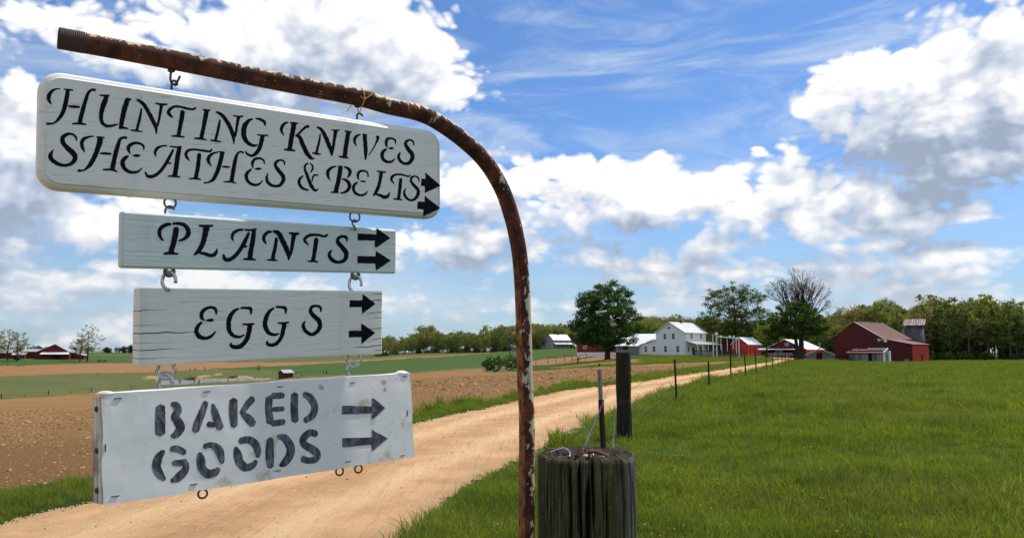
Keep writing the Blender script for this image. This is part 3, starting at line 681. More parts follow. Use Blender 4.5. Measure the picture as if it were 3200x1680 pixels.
def bare_tree(name, h, seed, spread=.55, levels=6, buds=3, bsize=.16, budm=None, barkm=None, label=None, cat='tree', group=None, fork=.3, r0=.38, kids=(2, 3), upb=.25, shape=1., parts=True, tipfrom=4, limbs=5, tmax=1.3):
    rr = random.Random(seed); mb = MB(); tips = []
    def grow(p, d, L, rad_, lev):
        q = p+d*L; mid = p.lerp(q, .5)+Vector((rr.uniform(-1, 1), rr.uniform(-1, 1), rr.uniform(-.5, 1)))*L*.07
        mb.tube([p, mid, q], [rad_, rad_*.85, rad_*.7], 6 if lev < 2 else (4 if lev < 4 else 3), caps=False)
        if lev >= tipfrom: tips.append(q); tips.append(mid)
        if lev == levels: return
        for k in range(rr.randint(*kids)+(1 if lev == 0 else 0)):
            ax = Vector((rr.gauss(0, 1), rr.gauss(0, 1), rr.gauss(0, .35))); ax = (ax-d*ax.dot(d)).normalized()
            nd = (d*math.cos(spread*rr.uniform(.5, 1.25))+ax*math.sin(spread*rr.uniform(.5, 1.25))+Vector((0, 0, upb*.35))).normalized()
            nd.x *= shape; nd.normalize()
            grow(q, nd, L*rr.uniform(.66, .86), rad_*.62, lev+1)
    fz = h*fork; mb.tube([(0, 0, -.4), (0, 0, fz*.3), (0.05, 0, fz)], [r0*1.3, r0, r0*.9], 8, caps=False)
    L0 = (h-fz)/3.1
    for k in range(limbs):
        a = 2.4*k+rr.uniform(-.3, .3); tl = (.06+.94*(k/limbs)**.8)*spread*tmax
        grow(Vector((.05, 0, fz*rr.uniform(.8, 1))), Vector((math.sin(tl)*math.cos(a), math.sin(tl)*math.sin(a), math.cos(tl))), L0*rr.uniform(.85, 1.1), r0*.5, 0)
    # normalise to height
    V = np.array(mb.v); sc_ = h/V[:, 2].max(); V *= sc_; V[:, 2] = np.maximum(V[:, 2], -.5)
    T = np.array([list(t) for t in tips])*sc_; r = np.random.default_rng(seed)
    Lc = np.repeat(T, buds, 0)+r.normal(size=(len(T)*buds, 3))*.28; LV, LF = leafquads(Lc, bsize, r)
    f4 = np.array([f for f in mb.f if len(f) == 4])
    if parts:
        root = empty(name); tag(root, label, cat, group); mesh_np('trunk', V, f4, barkm, root, True); mesh_np('crown', LV, LF, budm, root); return root
    return mesh_np(name, np.vstack([V, LV]), [f4, LF+len(V)], [barkm, budm], coll=None, midx=[0]*len(f4)+[1]*len(LF))
# ------------------------------------------------------------------ the hanging signs
A0 = R(33)
def onarm(px, py, off=0.):
    r_ = ray(px, py); n_ = np.array([math.sin(A0), -math.cos(A0), 0]); q = np.array([.03, 2.05, 0])
    return Vector(r_*((q@n_)/(r_@n_)+off))+Vector((0, 0, EYE))
def rrect(w_, h_, rc, seg=7):
    pts = []
    for (cx, cz, a0) in ((w_/2-rc, h_/2-rc, 0), (-w_/2+rc, h_/2-rc, 90), (-w_/2+rc, -h_/2+rc, 180), (w_/2-rc, -h_/2+rc, 270)):
        for k in range(seg+1): a = R(a0+90*k/seg); pts.append((cx+rc*math.cos(a), cz+rc*math.sin(a)))
    return pts
def board_mesh(W, H, t, rc, rb, m_, parent, name='board'):
    rings = []; K = 5
    for k in range(K+1):
        a = math.pi/2*k/K; rings.append((rb*(1-math.sin(a)), rb*(1-math.cos(a))))
    rings = rings + [(i, t-y_) for i, y_ in reversed(rings)]
    mb = MB(); n_ = None
    for (ins, y_) in rings:
        p = rrect(W-2*ins, H-2*ins, max(rc-ins, .0012)); n_ = len(p); mb.v += [(a, y_, b) for a, b in p]
    for i in range(len(rings)-1):
        for k in range(n_): j = (k+1) % n_; mb.f.append((i*n_+k, (i+1)*n_+k, (i+1)*n_+j, i*n_+j))
    mb.f.append(tuple(reversed(range(n_)))); b = (len(rings)-1)*n_; mb.f.append(tuple(b+k for k in range(n_)))
    o = mb.build(name, m_, parent); me = o.data
    me.polygons.foreach_set('use_smooth', [True]*(len(me.polygons)-2)+[False]*2)
    return o
BOARDS = {}
def make_sign(key, W, H, t, yaw, roll, tilt, Cn, name, label, rc, rb, m_, wood=True):
    e = empty(name, Vector(Cn)+Vector((0, 0, EYE)), label=label, cat='sign', rot=(R(tilt), R(roll), R(yaw)))
    M = Matrix.LocRotScale(e.location, e.rotation_euler, None)
    BOARDS[key] = dict(o=e, M=M, Mi=M.inverted(), W=W, H=H, t=t)
    if wood: board_mesh(W, H, t, rc, rb, m_, e)
    return e
make_sign('knives', .8408, .2095, .036, 39.05, -2.17, 1.51, (-.4938, 1.6526, .4025), 'hunting_knives_sign', 'largest white wooden sign with rounded corners reading HUNTING KNIVES SHEATHES & BELTS', .036, .011, WHITEB)
make_sign('plants', .6191, .1028, .018, 45.95, -2.98, 3.23, (-.4848, 1.6775, .2173), 'plants_sign', 'pale mint green wooden sign reading PLANTS with two black arrows', .006, .004, MINTB)
make_sign('eggs', .5311, .1430, .036, 43.20, -2.29, 2.19, (-.4879, 1.6825, .0565), 'eggs_sign', 'white cracked wooden sign reading EGGS with two black arrows', .004, .003, EGGB)
make_sign('baked', .6715, .1911, .040, 44.06, -2.17, -2.66, (-.4716, 1.682, -.1557), 'baked_goods_sign', 'lowest sign, white stapled sheet reading BAKED GOODS in brushed black letters', 0, 0, None, False)
def onboard(key, px, py, y=0.):
    B = BOARDS[key]; o_ = Vector((0, 0, EYE)); d_ = Vector(ray(px, py)); lo = B['Mi']@o_; ld = (B['Mi'].to_3x3()@d_)
    t_ = (y-lo.y)/ld.y; q = lo+ld*t_; return (q.x, q.z)
def wbuild(mb, name, m_, key, smooth=True):
    Mi = BOARDS[key]['Mi']; mb.v = [tuple(Mi@Vector(v)) for v in mb.v]; return mb.build(name, m_, BOARDS[key]['o'], smooth)
_hh = [0]
SHW, SHH = .6715, .1911
STP = [((280,1120,2.8173),250,347,0),((280,1120,2.8173),1030,288,0),((280,1120,2.8173),138,783,1),((280,1120,2.8173),225,1207,0),((280,1120,2.8173),915,1103,0),((780,1120,2.8167),268,245,0),((780,1120,2.8167),905,209,0),((780,1120,2.8167),1365,153,0),((780,1120,2.8167),1388,480,1),((780,1120,2.8167),245,983,0),((780,1120,2.8167),865,903,0),((780,1120,2.8167),1345,850,0)]
stl = [(*onboard('baked', rg_[0]+a/rg_[2], rg_[1]+b/rg_[2]), v) for rg_, a, b, v in STP]
def sheet_y(xx, zz):
    ey = min(1, max(0, min(xx+SHW/2, SHW/2-xx, zz+SHH/2, SHH/2-zz))/.02)
    return (.0003*math.sin(xx*17+zz*9)+.00022*math.sin(zz*45+xx*12))*ey-.0005+sum(.0012*math.exp(-((xx-a)**2+(zz-b)**2)/.00012) for a, b, _ in stl)*ey
def ribbon(mb, P, wd, y0, rough, seed, yf=None):
    """flat paint stroke with width, closed solid, in board coordinates"""
    rr = np.random.default_rng(seed); n_ = len(P)
    T = np.gradient(P, axis=0); T /= np.linalg.norm(T, axis=1, keepdims=True)+1e-9; Nn = np.stack([-T[:, 1], T[:, 0]], -1)
    wl = wd*.5*(1+rr.normal(size=n_)*rough); wr = wd*.5*(1+rr.normal(size=n_)*rough)
    Lp = P+Nn*wl[:, None]; Rp = P-Nn*wr[:, None]
    def cap(c, t, w_, sgn):
        return [c+t*sgn*w_*math.sin(a)*.55+np.array([-t[1], t[0]])*w_*math.cos(a)*sgn for a in np.linspace(.5, math.pi-.5, 4)]
    out_ = list(Rp)+cap(P[-1], T[-1], wd[-1]*.5, 1)[::-1] if False else None
    b = len(mb.v)
    c0 = P[0]-T[0]*wd[0]*.28; c1 = P[-1]+T[-1]*wd[-1]*.28
    V = [c0]+[q for i in range(n_) for q in (Lp[i], Rp[i])]+[c1]
    m_ = len(V)
    f0 = (lambda v: 0.) if yf is None else (lambda v: yf(v[0], v[1]))
    mb.v += [(v[0], y0+f0(v), v[1]) for v in V]+[(v[0], .0006+f0(v), v[1]) for v in V]
    mb.f.append((b, b+2, b+1))
    for i in range(n_-1): a = b+1+2*i; mb.f.append((a, a+1, a+3, a+2))
    e_ = b+m_-1; a = b+1+2*(n_-1); mb.f.append((a, a+1, e_))
    ringi = [b]+[b+2+2*i for i in range(n_)]+[e_]+[b+1+2*i for i in reversed(range(n_))]
    for i in range(len(ringi)): p, q = ringi[i], ringi[(i+1) % len(ringi)]; mb.f.append((p, p+m_, q+m_, q))
def letter(key, Rg, strokes, name='letter', m_=None, wide=1., rough=.05, step=3):
    ox, oy, s_ = Rg; mb = MB(); B = BOARDS[key]
    for k, st in enumerate(strokes):
        st = np.array(st, float)
        if len(st) == 2: st = np.vstack([st[0], (st[0]+st[1])/2, st[1]])
        L = np.linalg.norm(np.diff(st[:, :2], axis=0), axis=1).sum(); Q = catmull(st, 6)
        _hh[0] = (_hh[0]+1) % 7
        loc = np.array([onboard(key, ox+p[0]/s_, oy+p[1]/s_) for p in Q])
        e1 = np.array([onboard(key, ox+(p[0]+p[2]*wide)/s_, oy+p[1]/s_) for p in Q]); e2 = np.array([onboard(key, ox+p[0]/s_, oy+(p[1]+p[2]*wide)/s_) for p in Q])
        # width scale depends on the stroke's direction (horizontal foreshortening)
        Tn = np.gradient(Q[:, :2], axis=0); Tn /= np.linalg.norm(Tn, axis=1, keepdims=True)+1e-9
        nx = np.abs(Tn[:, 1]); wd = np.linalg.norm(e1-loc, axis=1)*nx+np.linalg.norm(e2-loc, axis=1)*(1-nx)
        ribbon(mb, loc, np.maximum(wd, .0011), -.00022-.00004*_hh[0], rough, int(p_seed(key, k, Q)), sheet_y if key == 'baked' else None)
    return mb.build(name, m_ or INK, B['o'])
def p_seed(key, k, Q): return abs(hash((round(float(Q[0][0])), round(float(Q[0][1])), k))) % 100000
def arrow(key, Rg, pts, m_=None):
    ox, oy, s_ = Rg; loc = [onboard(key, ox+p[0]/s_, oy+p[1]/s_) for p in pts]; rr = random.Random(len(pts)+int(pts[0][0]))
    fine = []
    for i in range(len(loc)):
        a, b = Vector(loc[i]), Vector(loc[(i+1) % len(loc)]); fine.append(a)
        for t in (.25, .5, .75): q = a.lerp(b, t); fine.append(q+Vector((rr.uniform(-1, 1), rr.uniform(-1, 1)))*.0005)
    yo = 0 if key != 'baked' else sum(sheet_y(p.x, p.y) for p in fine)/len(fine)
    mb = MB(); mb.prism([(p.x, p.y) for p in fine], -.0003+yo-(.0006 if key == 'baked' else 0), .0008+yo); return mb.build('arrow', m_ or INK, BOARDS[key]['o'])

R1 = (100, 60, 3.38); R2 = (750, 200, 2.7043); R3 = (100, 400, 2.7043); R4 = (350, 620, 2.8308); R5 = (400, 860, 3.1036); R6 = (280, 1120, 2.8173); R7 = (780, 1120, 2.8167)
K = 'knives'
for Rg, st in [
 (R1, [[(300,735,10),(255,738,18),(210,760,30),(178,810,42),(180,860,36),(205,898,14)], [(378,748,44),(372,800,44),(360,860,48),(335,960,46),(300,1030,38),(255,1082,24),(228,1098,14)], [(338,740,12),(380,744,18),(430,750,20)], [(155,1105,26),(185,1105,24),(230,1103,18)], [(385,918,20),(440,925,30),(500,928,24)], [(668,752,30),(640,745,24),(600,770,28),(575,830,36),(545,930,44),(520,1020,44),(505,1092,44)], [(425,1105,16),(500,1102,28),(572,1112,18)]]),
 (R1, [[(712,803,14),(760,808,22),(815,806,20)], [(790,806,46),(765,880,52),(738,960,50),(728,1040,42),(745,1100,40),(790,1128,36),(850,1125,26),(905,1108,14)], [(1045,848,20),(1015,848,34),(990,850,30)], [(1008,855,50),(985,920,54),(965,1000,52),(948,1080,48),(940,1140,44)], [(920,1152,20),(965,1148,26),(1015,1156,16)]]),
 (R1, [[(1108,850,22),(1145,870,36),(1190,915,42),(1240,1000,44),(1285,1090,46),(1310,1150,34),(1312,1212,10)], [(1155,942,16),(1148,1000,26),(1130,1080,30),(1115,1140,30),(1108,1172,26)], [(1038,1172,14),(1100,1178,22),(1165,1188,12)], [(1370,898,40),(1360,950,32),(1345,1040,26),(1325,1130,22)], [(1305,888,16),(1365,902,24),(1428,898,18)]]),
 (R1, [[(1728,935,20),(1700,952,22),(1640,945,26),(1560,925,26),(1500,925,26),(1455,955,32),(1440,985,36),(1460,1015,36),(1490,1040,10)], [(1592,972,48),(1580,1050,46),(1565,1130,42),(1552,1200,40),(1545,1232,40)], [(1472,1235,16),(1540,1235,24),(1610,1246,14)]]),
 (R1, [[(1802,955,14),(1840,962,24),(1880,962,16)], [(1845,965,50),(1830,1050,46),(1812,1140,42),(1795,1220,42),(1788,1258,44)], [(1712,1258,16),(1780,1262,26),(1845,1276,12)]]),
 (R1, [[(1945,982,20),(1985,998,34),(2030,1040,42),(2075,1110,44),(2115,1200,44),(2130,1270,28),(2130,1318,10)], [(1985,1062,16),(1975,1120,28),(1960,1190,28),(1945,1250,28),(1938,1278,26)], [(1885,1278,14),(1935,1284,22),(1995,1296,12)], [(2182,1030,36),(2172,1080,30),(2160,1160,26),(2145,1240,22)], [(2125,1018,14),(2180,1030,22),(2230,1025,16)]]),
 (R2, [[(108,465,12),(75,478,26),(42,520,40),(30,580,44),(45,640,40),(85,680,30),(125,690,22),(148,682,10)], [(135,462,14),(170,468,22),(205,490,28),(212,522,12)], [(145,598,10),(190,604,16),(235,604,12)], [(190,606,36),(182,650,34),(165,710,34),(135,755,28),(100,775,22),(60,760,20),(46,738,10)]]),
 (R2, [[(408,492,10),(380,502,20),(355,530,26),(350,565,24),(370,605,8)], [(455,500,42),(448,560,40),(435,620,38),(425,690,38),(420,722,40)], [(425,498,14),(455,500,16),(488,502,14)], [(372,722,14),(420,726,22),(465,733,14)], [(582,530,24),(560,530,22),(530,555,18),(495,590,18),(470,610,14)], [(470,605,14),(505,620,34),(530,680,38),(560,745,38),(590,785,34),(612,800,18),(628,796,8)]]),
 (R2, [[(650,535,14),(685,552,28),(715,600,34),(745,670,36),(772,740,32),(775,778,8)], [(678,592,10),(670,650,18),(655,710,20),(645,752,22)], [(610,750,10),(645,758,18),(683,762,10)], [(808,562,34),(800,620,26),(790,690,24),(780,750,18)], [(775,556,10),(805,562,16),(840,558,12)]]),
 (R2, [[(885,566,12),(918,574,18),(942,574,12)], [(915,575,34),(905,640,36),(895,700,36),(884,780,36)], [(835,782,12),(880,788,20),(915,795,10)]]),
 (R2, [[(1018,596,10),(990,606,20),(968,635,24),(970,665,20),(985,692,8)], [(1053,602,34),(1056,640,34),(1060,700,34),(1062,760,28),(1060,808,12)], [(1035,594,10),(1055,598,14),(1072,602,14)], [(1158,612,26),(1165,628,24),(1150,665,14),(1125,715,10),(1088,772,8)]]),
 (R2, [[(1312,672,10),(1312,645,16),(1285,630,16),(1250,632,22),(1235,660,24),(1238,690,20),(1248,702,10)], [(1252,712,8),(1275,713,20),(1298,712,12)], [(1238,718,14),(1210,740,26),(1200,775,30),(1215,810,28),(1250,828,22),(1285,822,16),(1308,800,8)]]),
 (R2, [[(1468,688,8),(1462,655,16),(1435,642,16),(1405,655,22),(1400,685,28),(1425,725,34),(1455,765,36),(1450,810,30),(1420,840,26),(1380,838,22),(1350,812,26),(1340,780,24),(1355,745,8)]]),
 (R3, [[(375,108,10),(372,80,20),(345,55,20),(305,50,26),(265,75,34),(258,115,38),(295,165,42),(345,210,48),(365,250,42),(340,295,32),(285,315,26),(225,305,34),(170,270,38),(155,230,34),(182,182,8)]]),
 (R3, [[(525,70,10),(480,75,18),(435,95,30),(420,130,32),(428,170,28),(445,205,10)], [(576,88,48),(570,130,46),(550,190,42),(525,250,40),(490,310,34),(450,350,18),(425,360,14)], [(545,74,12),(578,78,14),(612,82,14)], [(390,360,26),(410,360,20),(435,358,12)], [(575,215,14),(620,215,22),(668,220,16)], [(800,85,22),(780,80,20),(745,95,24),(725,150,34),(705,220,38),(690,290,38),(678,350,40)], [(602,352,14),(670,352,20),(722,368,12)]]),
 (R3, [[(945,185,10),(940,150,20),(900,128,22),(855,130,26),(820,155,32),(815,185,28),(830,218,10)], [(850,235,8),(885,233,26),(915,232,12)], [(815,235,16),(785,255,32),(765,290,38),(780,340,36),(830,372,28),(890,370,20),(930,338,10)]]),
 (R3, [[(1140,150,12),(1100,152,16),(1060,170,24),(1040,205,24),(1045,240,10)], [(1165,155,12),(1215,162,16),(1262,158,14)], [(1245,165,34),(1235,220,38),(1222,300,40),(1212,370,40),(1206,405,42)], [(1150,408,12),(1205,407,20),(1252,416,10)], [(1195,182,16),(1165,240,26),(1125,310,28),(1080,370,28),(1030,405,28),(980,408,28),(955,370,12)], [(1130,295,14),(1150,296,16),(1175,297,14)]]),
 (R3, [[(1520,180,14),(1500,198,20),(1440,190,20),(1370,182,18),(1320,190,22),(1300,220,26),(1310,250,24),(1332,278,8)], [(1414,218,32),(1410,260,36),(1400,340,34),(1388,400,34),(1382,428,36)], [(1325,428,10),(1385,427,18),(1428,436,10)]]),
 (R3, [[(1570,205,12),(1530,215,18),(1495,245,28),(1490,280,28),(1515,325,8)], [(1608,205,36),(1600,250,36),(1585,310,34),(1560,380,34),(1530,435,26),(1490,460,14)], [(1570,200,10),(1600,202,12),(1628,206,12)], [(1455,462,18),(1470,463,14),(1492,460,10)], [(1605,325,10),(1640,328,18),(1672,330,12)], [(1785,210,20),(1765,200,14),(1735,220,20),(1718,270,30),(1705,340,34),(1692,410,34),(1686,450,36)], [(1620,455,10),(1685,454,18),(1725,468,8)]]),
 (R2, [[(205,845,10),(200,815,16),(165,796,18),(125,805,22),(105,835,24),(108,880,10)], [(125,886,8),(150,886,20),(178,884,12)], [(95,888,14),(65,915,26),(52,950,30),(70,995,28),(115,1020,24),(160,1015,18),(192,985,8)]]),
 (R2, [[(378,855,10),(372,825,16),(345,812,16),(310,825,24),(298,855,28),(325,900,34),(362,945,36),(365,985,32),(335,1025,26),(285,1030,24),(240,1005,28),(225,965,24),(235,922,8)]]),
 (R2, [[(575,838,12),(552,855,18),(548,890,20),(565,935,26),(585,990,28),(605,1035,30),(635,1068,22),(662,1055,8)], [(592,838,10),(612,860,16),(612,890,16),(595,915,10)], [(535,945,10),(505,970,22),(500,1010,26),(530,1050,24),(578,1066,14)], [(660,942,12),(630,938,14),(612,965,14),(608,998,6)]]),
 (R2, [[(812,865,10),(775,875,20),(745,905,28),(742,945,24),(762,982,8)], [(850,872,36),(840,940,38),(825,1010,36),(810,1076,38)], [(828,865,12),(848,866,14),(868,866,12)], [(765,1082,10),(805,1084,18),(835,1085,10)], [(880,868,12),(915,885,26),(930,910,30),(920,945,18),(908,960,8)], [(862,970,10),(900,985,26),(925,1020,32),(915,1060,26),(880,1085,18),(848,1090,10)]]),
 (R2, [[(1082,955,10),(1078,920,14),(1045,902,16),(1010,910,20),(995,940,22),(1002,978,10)], [(1015,990,8),(1040,992,16),(1062,994,10)], [(990,998,14),(965,1025,24),(958,1055,26),(975,1090,24),(1015,1108,20),(1055,1100,16),(1078,1075,8)]]),
 (R2, [[(1158,905,12),(1195,912,16),(1232,914,12)], [(1195,915,30),(1185,970,28),(1172,1030,28),(1150,1080,26),(1125,1112,12)], [(1140,1098,16),(1180,1108,24),(1220,1125,30),(1250,1115,24),(1265,1085,8)]]),
 (R2, [[(1438,940,10),(1420,950,14),(1370,935,16),(1315,935,18),(1285,955,22),(1280,980,20),(1302,1012,8)], [(1359,970,26),(1352,1030,28),(1345,1100,26),(1339,1138,30)], [(1295,1138,10),(1340,1142,16),(1370,1148,8)]]),
 (R2, [[(1512,995,8),(1508,965,14),(1480,948,14),(1450,960,20),(1445,990,22),(1470,1025,26),(1505,1065,28),(1500,1110,26),(1465,1148,20),(1425,1145,20),(1395,1115,24),(1388,1080,18),(1402,1052,8)]]),
]: letter(K, Rg, st)
arrow(K, R2, [(1532,968),(1567,970),(1565,915),(1697,1028),(1562,1090),(1560,1032),(1530,1030)])
arrow(K, R2, [(1500,1160),(1560,1163),(1560,1112),(1692,1218),(1550,1288),(1550,1228),(1498,1225)])
K = 'plants'
for st in [
 [[(520,225,26),(480,232,32),(435,258,36),(418,300,34),(430,345,28),(455,372,12)], [(538,222,22),(590,222,28),(640,235,36),(672,275,44),(672,320,42),(640,355,28),(592,374,16)], [(568,262,50),(565,290,50),(550,370,48),(530,440,46),(522,482,56)], [(458,490,14),(490,484,24),(585,490,16)]],
 [[(772,240,20),(830,245,26),(892,240,18)], [(835,245,56),(825,310,50),(805,390,44),(775,450,40),(745,482,28),(725,498,12)], [(760,474,20),(820,488,30),(880,505,32),(915,485,32),(932,445,12)]],
 [[(1158,275,20),(1115,280,26),(1075,305,28),(1062,345,24),(1075,375,10)], [(1170,275,16),(1220,280,20),(1275,270,18)], [(1256,285,38),(1245,370,42),(1230,450,42),(1220,525,46)], [(1162,537,14),(1220,534,24),(1272,542,12)], [(1210,302,22),(1180,370,34),(1140,440,34),(1095,500,34),(1040,540,34),(1000,535,34),(985,495,18)], [(1150,425,22),(1170,424,24),(1190,423,22)]],
 [[(1410,292,22),(1375,300,28),(1345,335,30),(1345,370,28),(1365,402,12)], [(1425,290,22),(1470,305,40),(1505,365,44),(1540,440,44),(1562,500,36),(1562,542,14)], [(1455,350,28),(1445,420,32),(1430,490,32),(1423,528,36)], [(1372,542,12),(1420,542,22),(1462,548,12)], [(1610,315,42),(1600,370,34),(1590,440,30),(1575,500,24)], [(1568,305,18),(1610,312,24),(1652,310,22)]],
 [[(1905,320,20),(1880,335,20),(1820,322,24),(1750,325,26),(1710,350,26),(1705,375,24),(1738,412,10)], [(1807,355,38),(1803,400,40),(1790,480,36),(1778,548,36)], [(1730,555,12),(1780,554,20),(1822,562,12)]],
 [[(2078,378,12),(2072,345,26),(2035,335,26),(2000,355,28),(2000,390,36),(2035,430,40),(2070,480,42),(2065,530,36),(2025,560,28),(1975,558,30),(1935,530,34),(1922,490,28),(1945,455,10)]],
]: letter(K, R4, st)
arrow(K, R4, [(2172,308),(2338,318),(2342,262),(2460,350),(2340,432),(2322,425),(2326,372),(2172,370)])
arrow(K, R4, [(2170,508),(2332,512),(2332,462),(2468,548),(2335,635),(2328,575),(2170,572)])
K = 'eggs'
for st in [
 [[(855,378,14),(850,330,30),(805,308,26),(750,325,34),(715,365,40),(715,410,36),(740,435,16)], [(755,437,14),(795,433,30),(825,432,26)], [(715,450,20),(680,490,36),(662,540,42),(690,590,44),(745,608,34),(805,590,28),(850,542,14)]],
 [[(1075,320,18),(1030,345,32),(990,400,44),(975,470,46),(985,540,42),(1025,585,34),(1085,595,24),(1128,575,14)], [(1095,315,22),(1150,315,26),(1190,325,34),(1190,378,14)], [(1110,470,16),(1165,475,24),(1222,468,18)], [(1180,482,48),(1175,540,48),(1150,620,46),(1100,680,44),(1040,695,42),(1000,680,32),(1000,655,20)]],
 [[(1415,315,18),(1370,350,34),(1340,410,44),(1328,470,46),(1345,530,44),(1380,565,34),(1430,575,26),(1465,560,12)], [(1435,305,20),(1490,308,26),(1525,320,32),(1530,372,12)], [(1452,460,16),(1510,462,22),(1558,455,18)], [(1515,468,44),(1508,520,42),(1485,600,38),(1440,660,36),(1390,675,34),(1352,662,30),(1350,635,16)]],
 [[(1868,352,14),(1868,315,26),(1830,295,26),(1785,305,30),(1770,345,36),(1800,390,42),(1850,440,46),(1860,500,42),(1820,555,36),(1770,570,32),(1715,530,36),(1700,480,32),(1718,442,10)]],
]: letter(K, R5, st)
arrow(K, R5, [(2148,240),(2272,240),(2275,180),(2400,275),(2270,375),(2266,306),(2148,310)])
arrow(K, R5, [(2140,535),(2262,535),(2262,465),(2398,555),(2265,665),(2262,598),(2140,600)])
K = 'baked'
for Rg, st in [
 (R6, [[(622,420,84),(620,540,90),(620,660,88)], [(722,395,40),(760,412,66),(775,460,70),(748,505,66),(775,550,76),(798,610,80),(760,665,66),(722,680,40)]]),
 (R6, [[(1022,382,52),(985,480,64),(950,570,72),(928,635,62)], [(1082,400,26),(1100,470,60),(1130,560,68),(1148,612,62)], [(1040,575,50),(1070,578,50),(1110,582,40)]]),
 (R6, [[(1265,362,70),(1264,470,76),(1270,590,60)], [(1436,350,60),(1390,400,60),(1335,480,46)], [(1345,485,44),(1400,530,74),(1440,578,60)]]),
 (R7, [[(172,340,62),(166,440,64),(180,560,66)], [(195,325,54),(250,324,56),(298,322,52)], [(205,445,42),(250,442,44),(298,440,44)], [(195,570,50),(250,562,54),(303,555,52)]]),
 (R7, [[(395,312,64),(392,430,66),(400,548,62)], [(475,312,48),(530,342,64),(572,420,62),(550,498,62),(485,545,50)]]),
 (R6, [[(652,812,40),(605,870,76),(588,950,78),(620,1020,68),(660,1062,34)], [(715,795,50),(770,792,62),(838,826,48)], [(735,915,48),(800,915,60),(850,900,48)], [(850,912,48),(838,980,68),(780,1042,78),(720,1072,36)]]),
 (R6, [[(966,830,42),(978,890,76),(988,960,72),(1040,1012,76),(1100,1000,70),(1136,968,42)], [(1008,772,48),(1070,757,50),(1128,795,76),(1155,860,64),(1165,915,36)]]),
 (R6, [[(1282,780,34),(1300,840,72),(1320,910,72),(1370,955,70),(1430,940,60),(1466,900,36)], [(1320,722,56),(1400,712,66),(1455,750,66),(1478,810,60),(1480,862,36)]]),
 (R7, [[(180,704,56),(173,820,76),(182,950,60)], [(248,684,40),(310,702,68),(358,780,74),(350,850,74),(310,908,68),(268,938,34)]]),
 (R7, [[(588,662,58),(530,650,60),(472,700,62),(478,750,60),(540,790,66),(588,830,68),(580,880,62),(520,895,56),(460,880,56)]]),
]: letter(K, Rg, st, m_=BRUSH, rough=.02)
arrow(K, R7, [(812,412),(1070,418),(1075,345),(1095,352),(1190,430),(1160,460),(1075,535),(1072,480),(812,488)], BRUSH)
arrow(K, R7, [(815,698),(1075,688),(1075,622),(1100,640),(1215,700),(1150,750),(1075,812),(1070,755),(815,778)], BRUSH)
# the wrapped sheet of the lowest sign over its timber core
B = BOARDS['baked']; W, H, t = B['W'], B['H'], B['t']; e = B['o']
xs = np.linspace(-W/2, W/2, 90); zs = np.linspace(-H/2, H/2, 26)
sv = []
for zz in zs:
    for xx in xs:
        edgew = .0005*math.sin(xx*37+1)+.0002*math.sin(xx*90)
        sv.append((xx+(.0012*math.sin(zz*55) if abs(abs(xx)-W/2) < 1e-6 else 0), sheet_y(xx, zz), zz+(edgew if abs(abs(zz)-H/2) < 1e-6 else 0)))
nx_, nz_ = len(xs), len(zs); ii = np.arange(nx_*nz_).reshape(nz_, nx_)
sf = np.stack([ii[:-1, :-1], ii[:-1, 1:], ii[1:, 1:], ii[1:, :-1]], -1).reshape(-1, 4)
sh = mesh_np('sheet', sv, sf, SHEET, e, True)
mb = MB(); n_ = 60
for i in range(n_+1):
    xx = -W/2+W*i/n_; zt = H/2+.0005*math.sin(xx*37+1)+.0002*math.sin(xx*90)+.0003
    mb.v += [(xx, -.0004, zt), (xx, t*.45, zt+.0022+.0008*math.sin(xx*20)), (xx, t, zt+.001)]
for i in range(n_):
    for k in range(2): a = i*3+k; mb.f.append((a, a+3, a+4, a+1))
mb.build('sheet_fold', SHEET, e, True)
for cx_, w_, h_ in ((-W/2+.008, .026, .005), (W/2-.020, .026, .0065)):   # crumpled corners standing up
    mb = MB(); k = 8
    for i in range(k+1):
        a = math.pi*i/k; mb.v += [(cx_-w_/2*math.cos(a), -.001, H/2+.0006+h_*math.sin(a)*.75), (cx_-w_/2*math.cos(a), .012, H/2+.0006+h_*math.sin(a)), (cx_-w_/2*math.cos(a), .026, H/2+.001)]
    for i in range(k):
        for q in range(2): a = i*3+q; mb.f.append((a, a+3, a+4, a+1))
    b2 = len(mb.v); mb.v.append((cx_, -.0015, H/2-.001))
    for i in range(k): mb.f.append((i*3, b2, (i+1)*3))
    mb.build('sheet_corner', SHEET, e, True)
mb = MB(); K2 = 14          # ragged timber core with visible left end
for j in range(K2+1):
    zz = -H/2+.003+(H-.008)*j/K2; ro = .0022*math.sin(j*2.1)+.0015*math.sin(j*5.)-(0 if j < 5 else .001)
    mb.v += [(-W/2-.0025, .0015, zz), (-W/2-.0025, t+ro, zz), (W/2-.003, t+ro*.3, zz), (W/2-.003, .0015, zz)]
for j in range(K2):
    for k in range(4): a = j*4+k; b = j*4+(k+1) % 4; mb.f.append((a, a+4, b+4, b))
mb.f.append((0, 1, 2, 3)); mb.f.append(tuple(K2*4+k for k in (3, 2, 1, 0)))
mb.build('board', OLDEND, e)
for zz, r_ in ((.070, .0058), (-.002, .0055), (-.070, .0058)):
    m2 = MB(); m2.tube([(-W/2-.0058, t*.42, zz), (-W/2-.0010, t*.42, zz)], [r_*.8, r_], 12); m2.build('nail_head', mat('nail_rust', (.075, .040, .025), .8) if zz > .05 else bpy.data.materials['nail_rust'], e)
for a, b, v in stl:
    m2 = MB()
    (m2.box(a-.0065, a+.0065, -.0016, .0006, b-.0009, b+.0007) if not v else m2.box(a-.0008, a+.0008, -.0016, .0006, b-.0065, b+.0065)).build('staple', STAPLE, e)

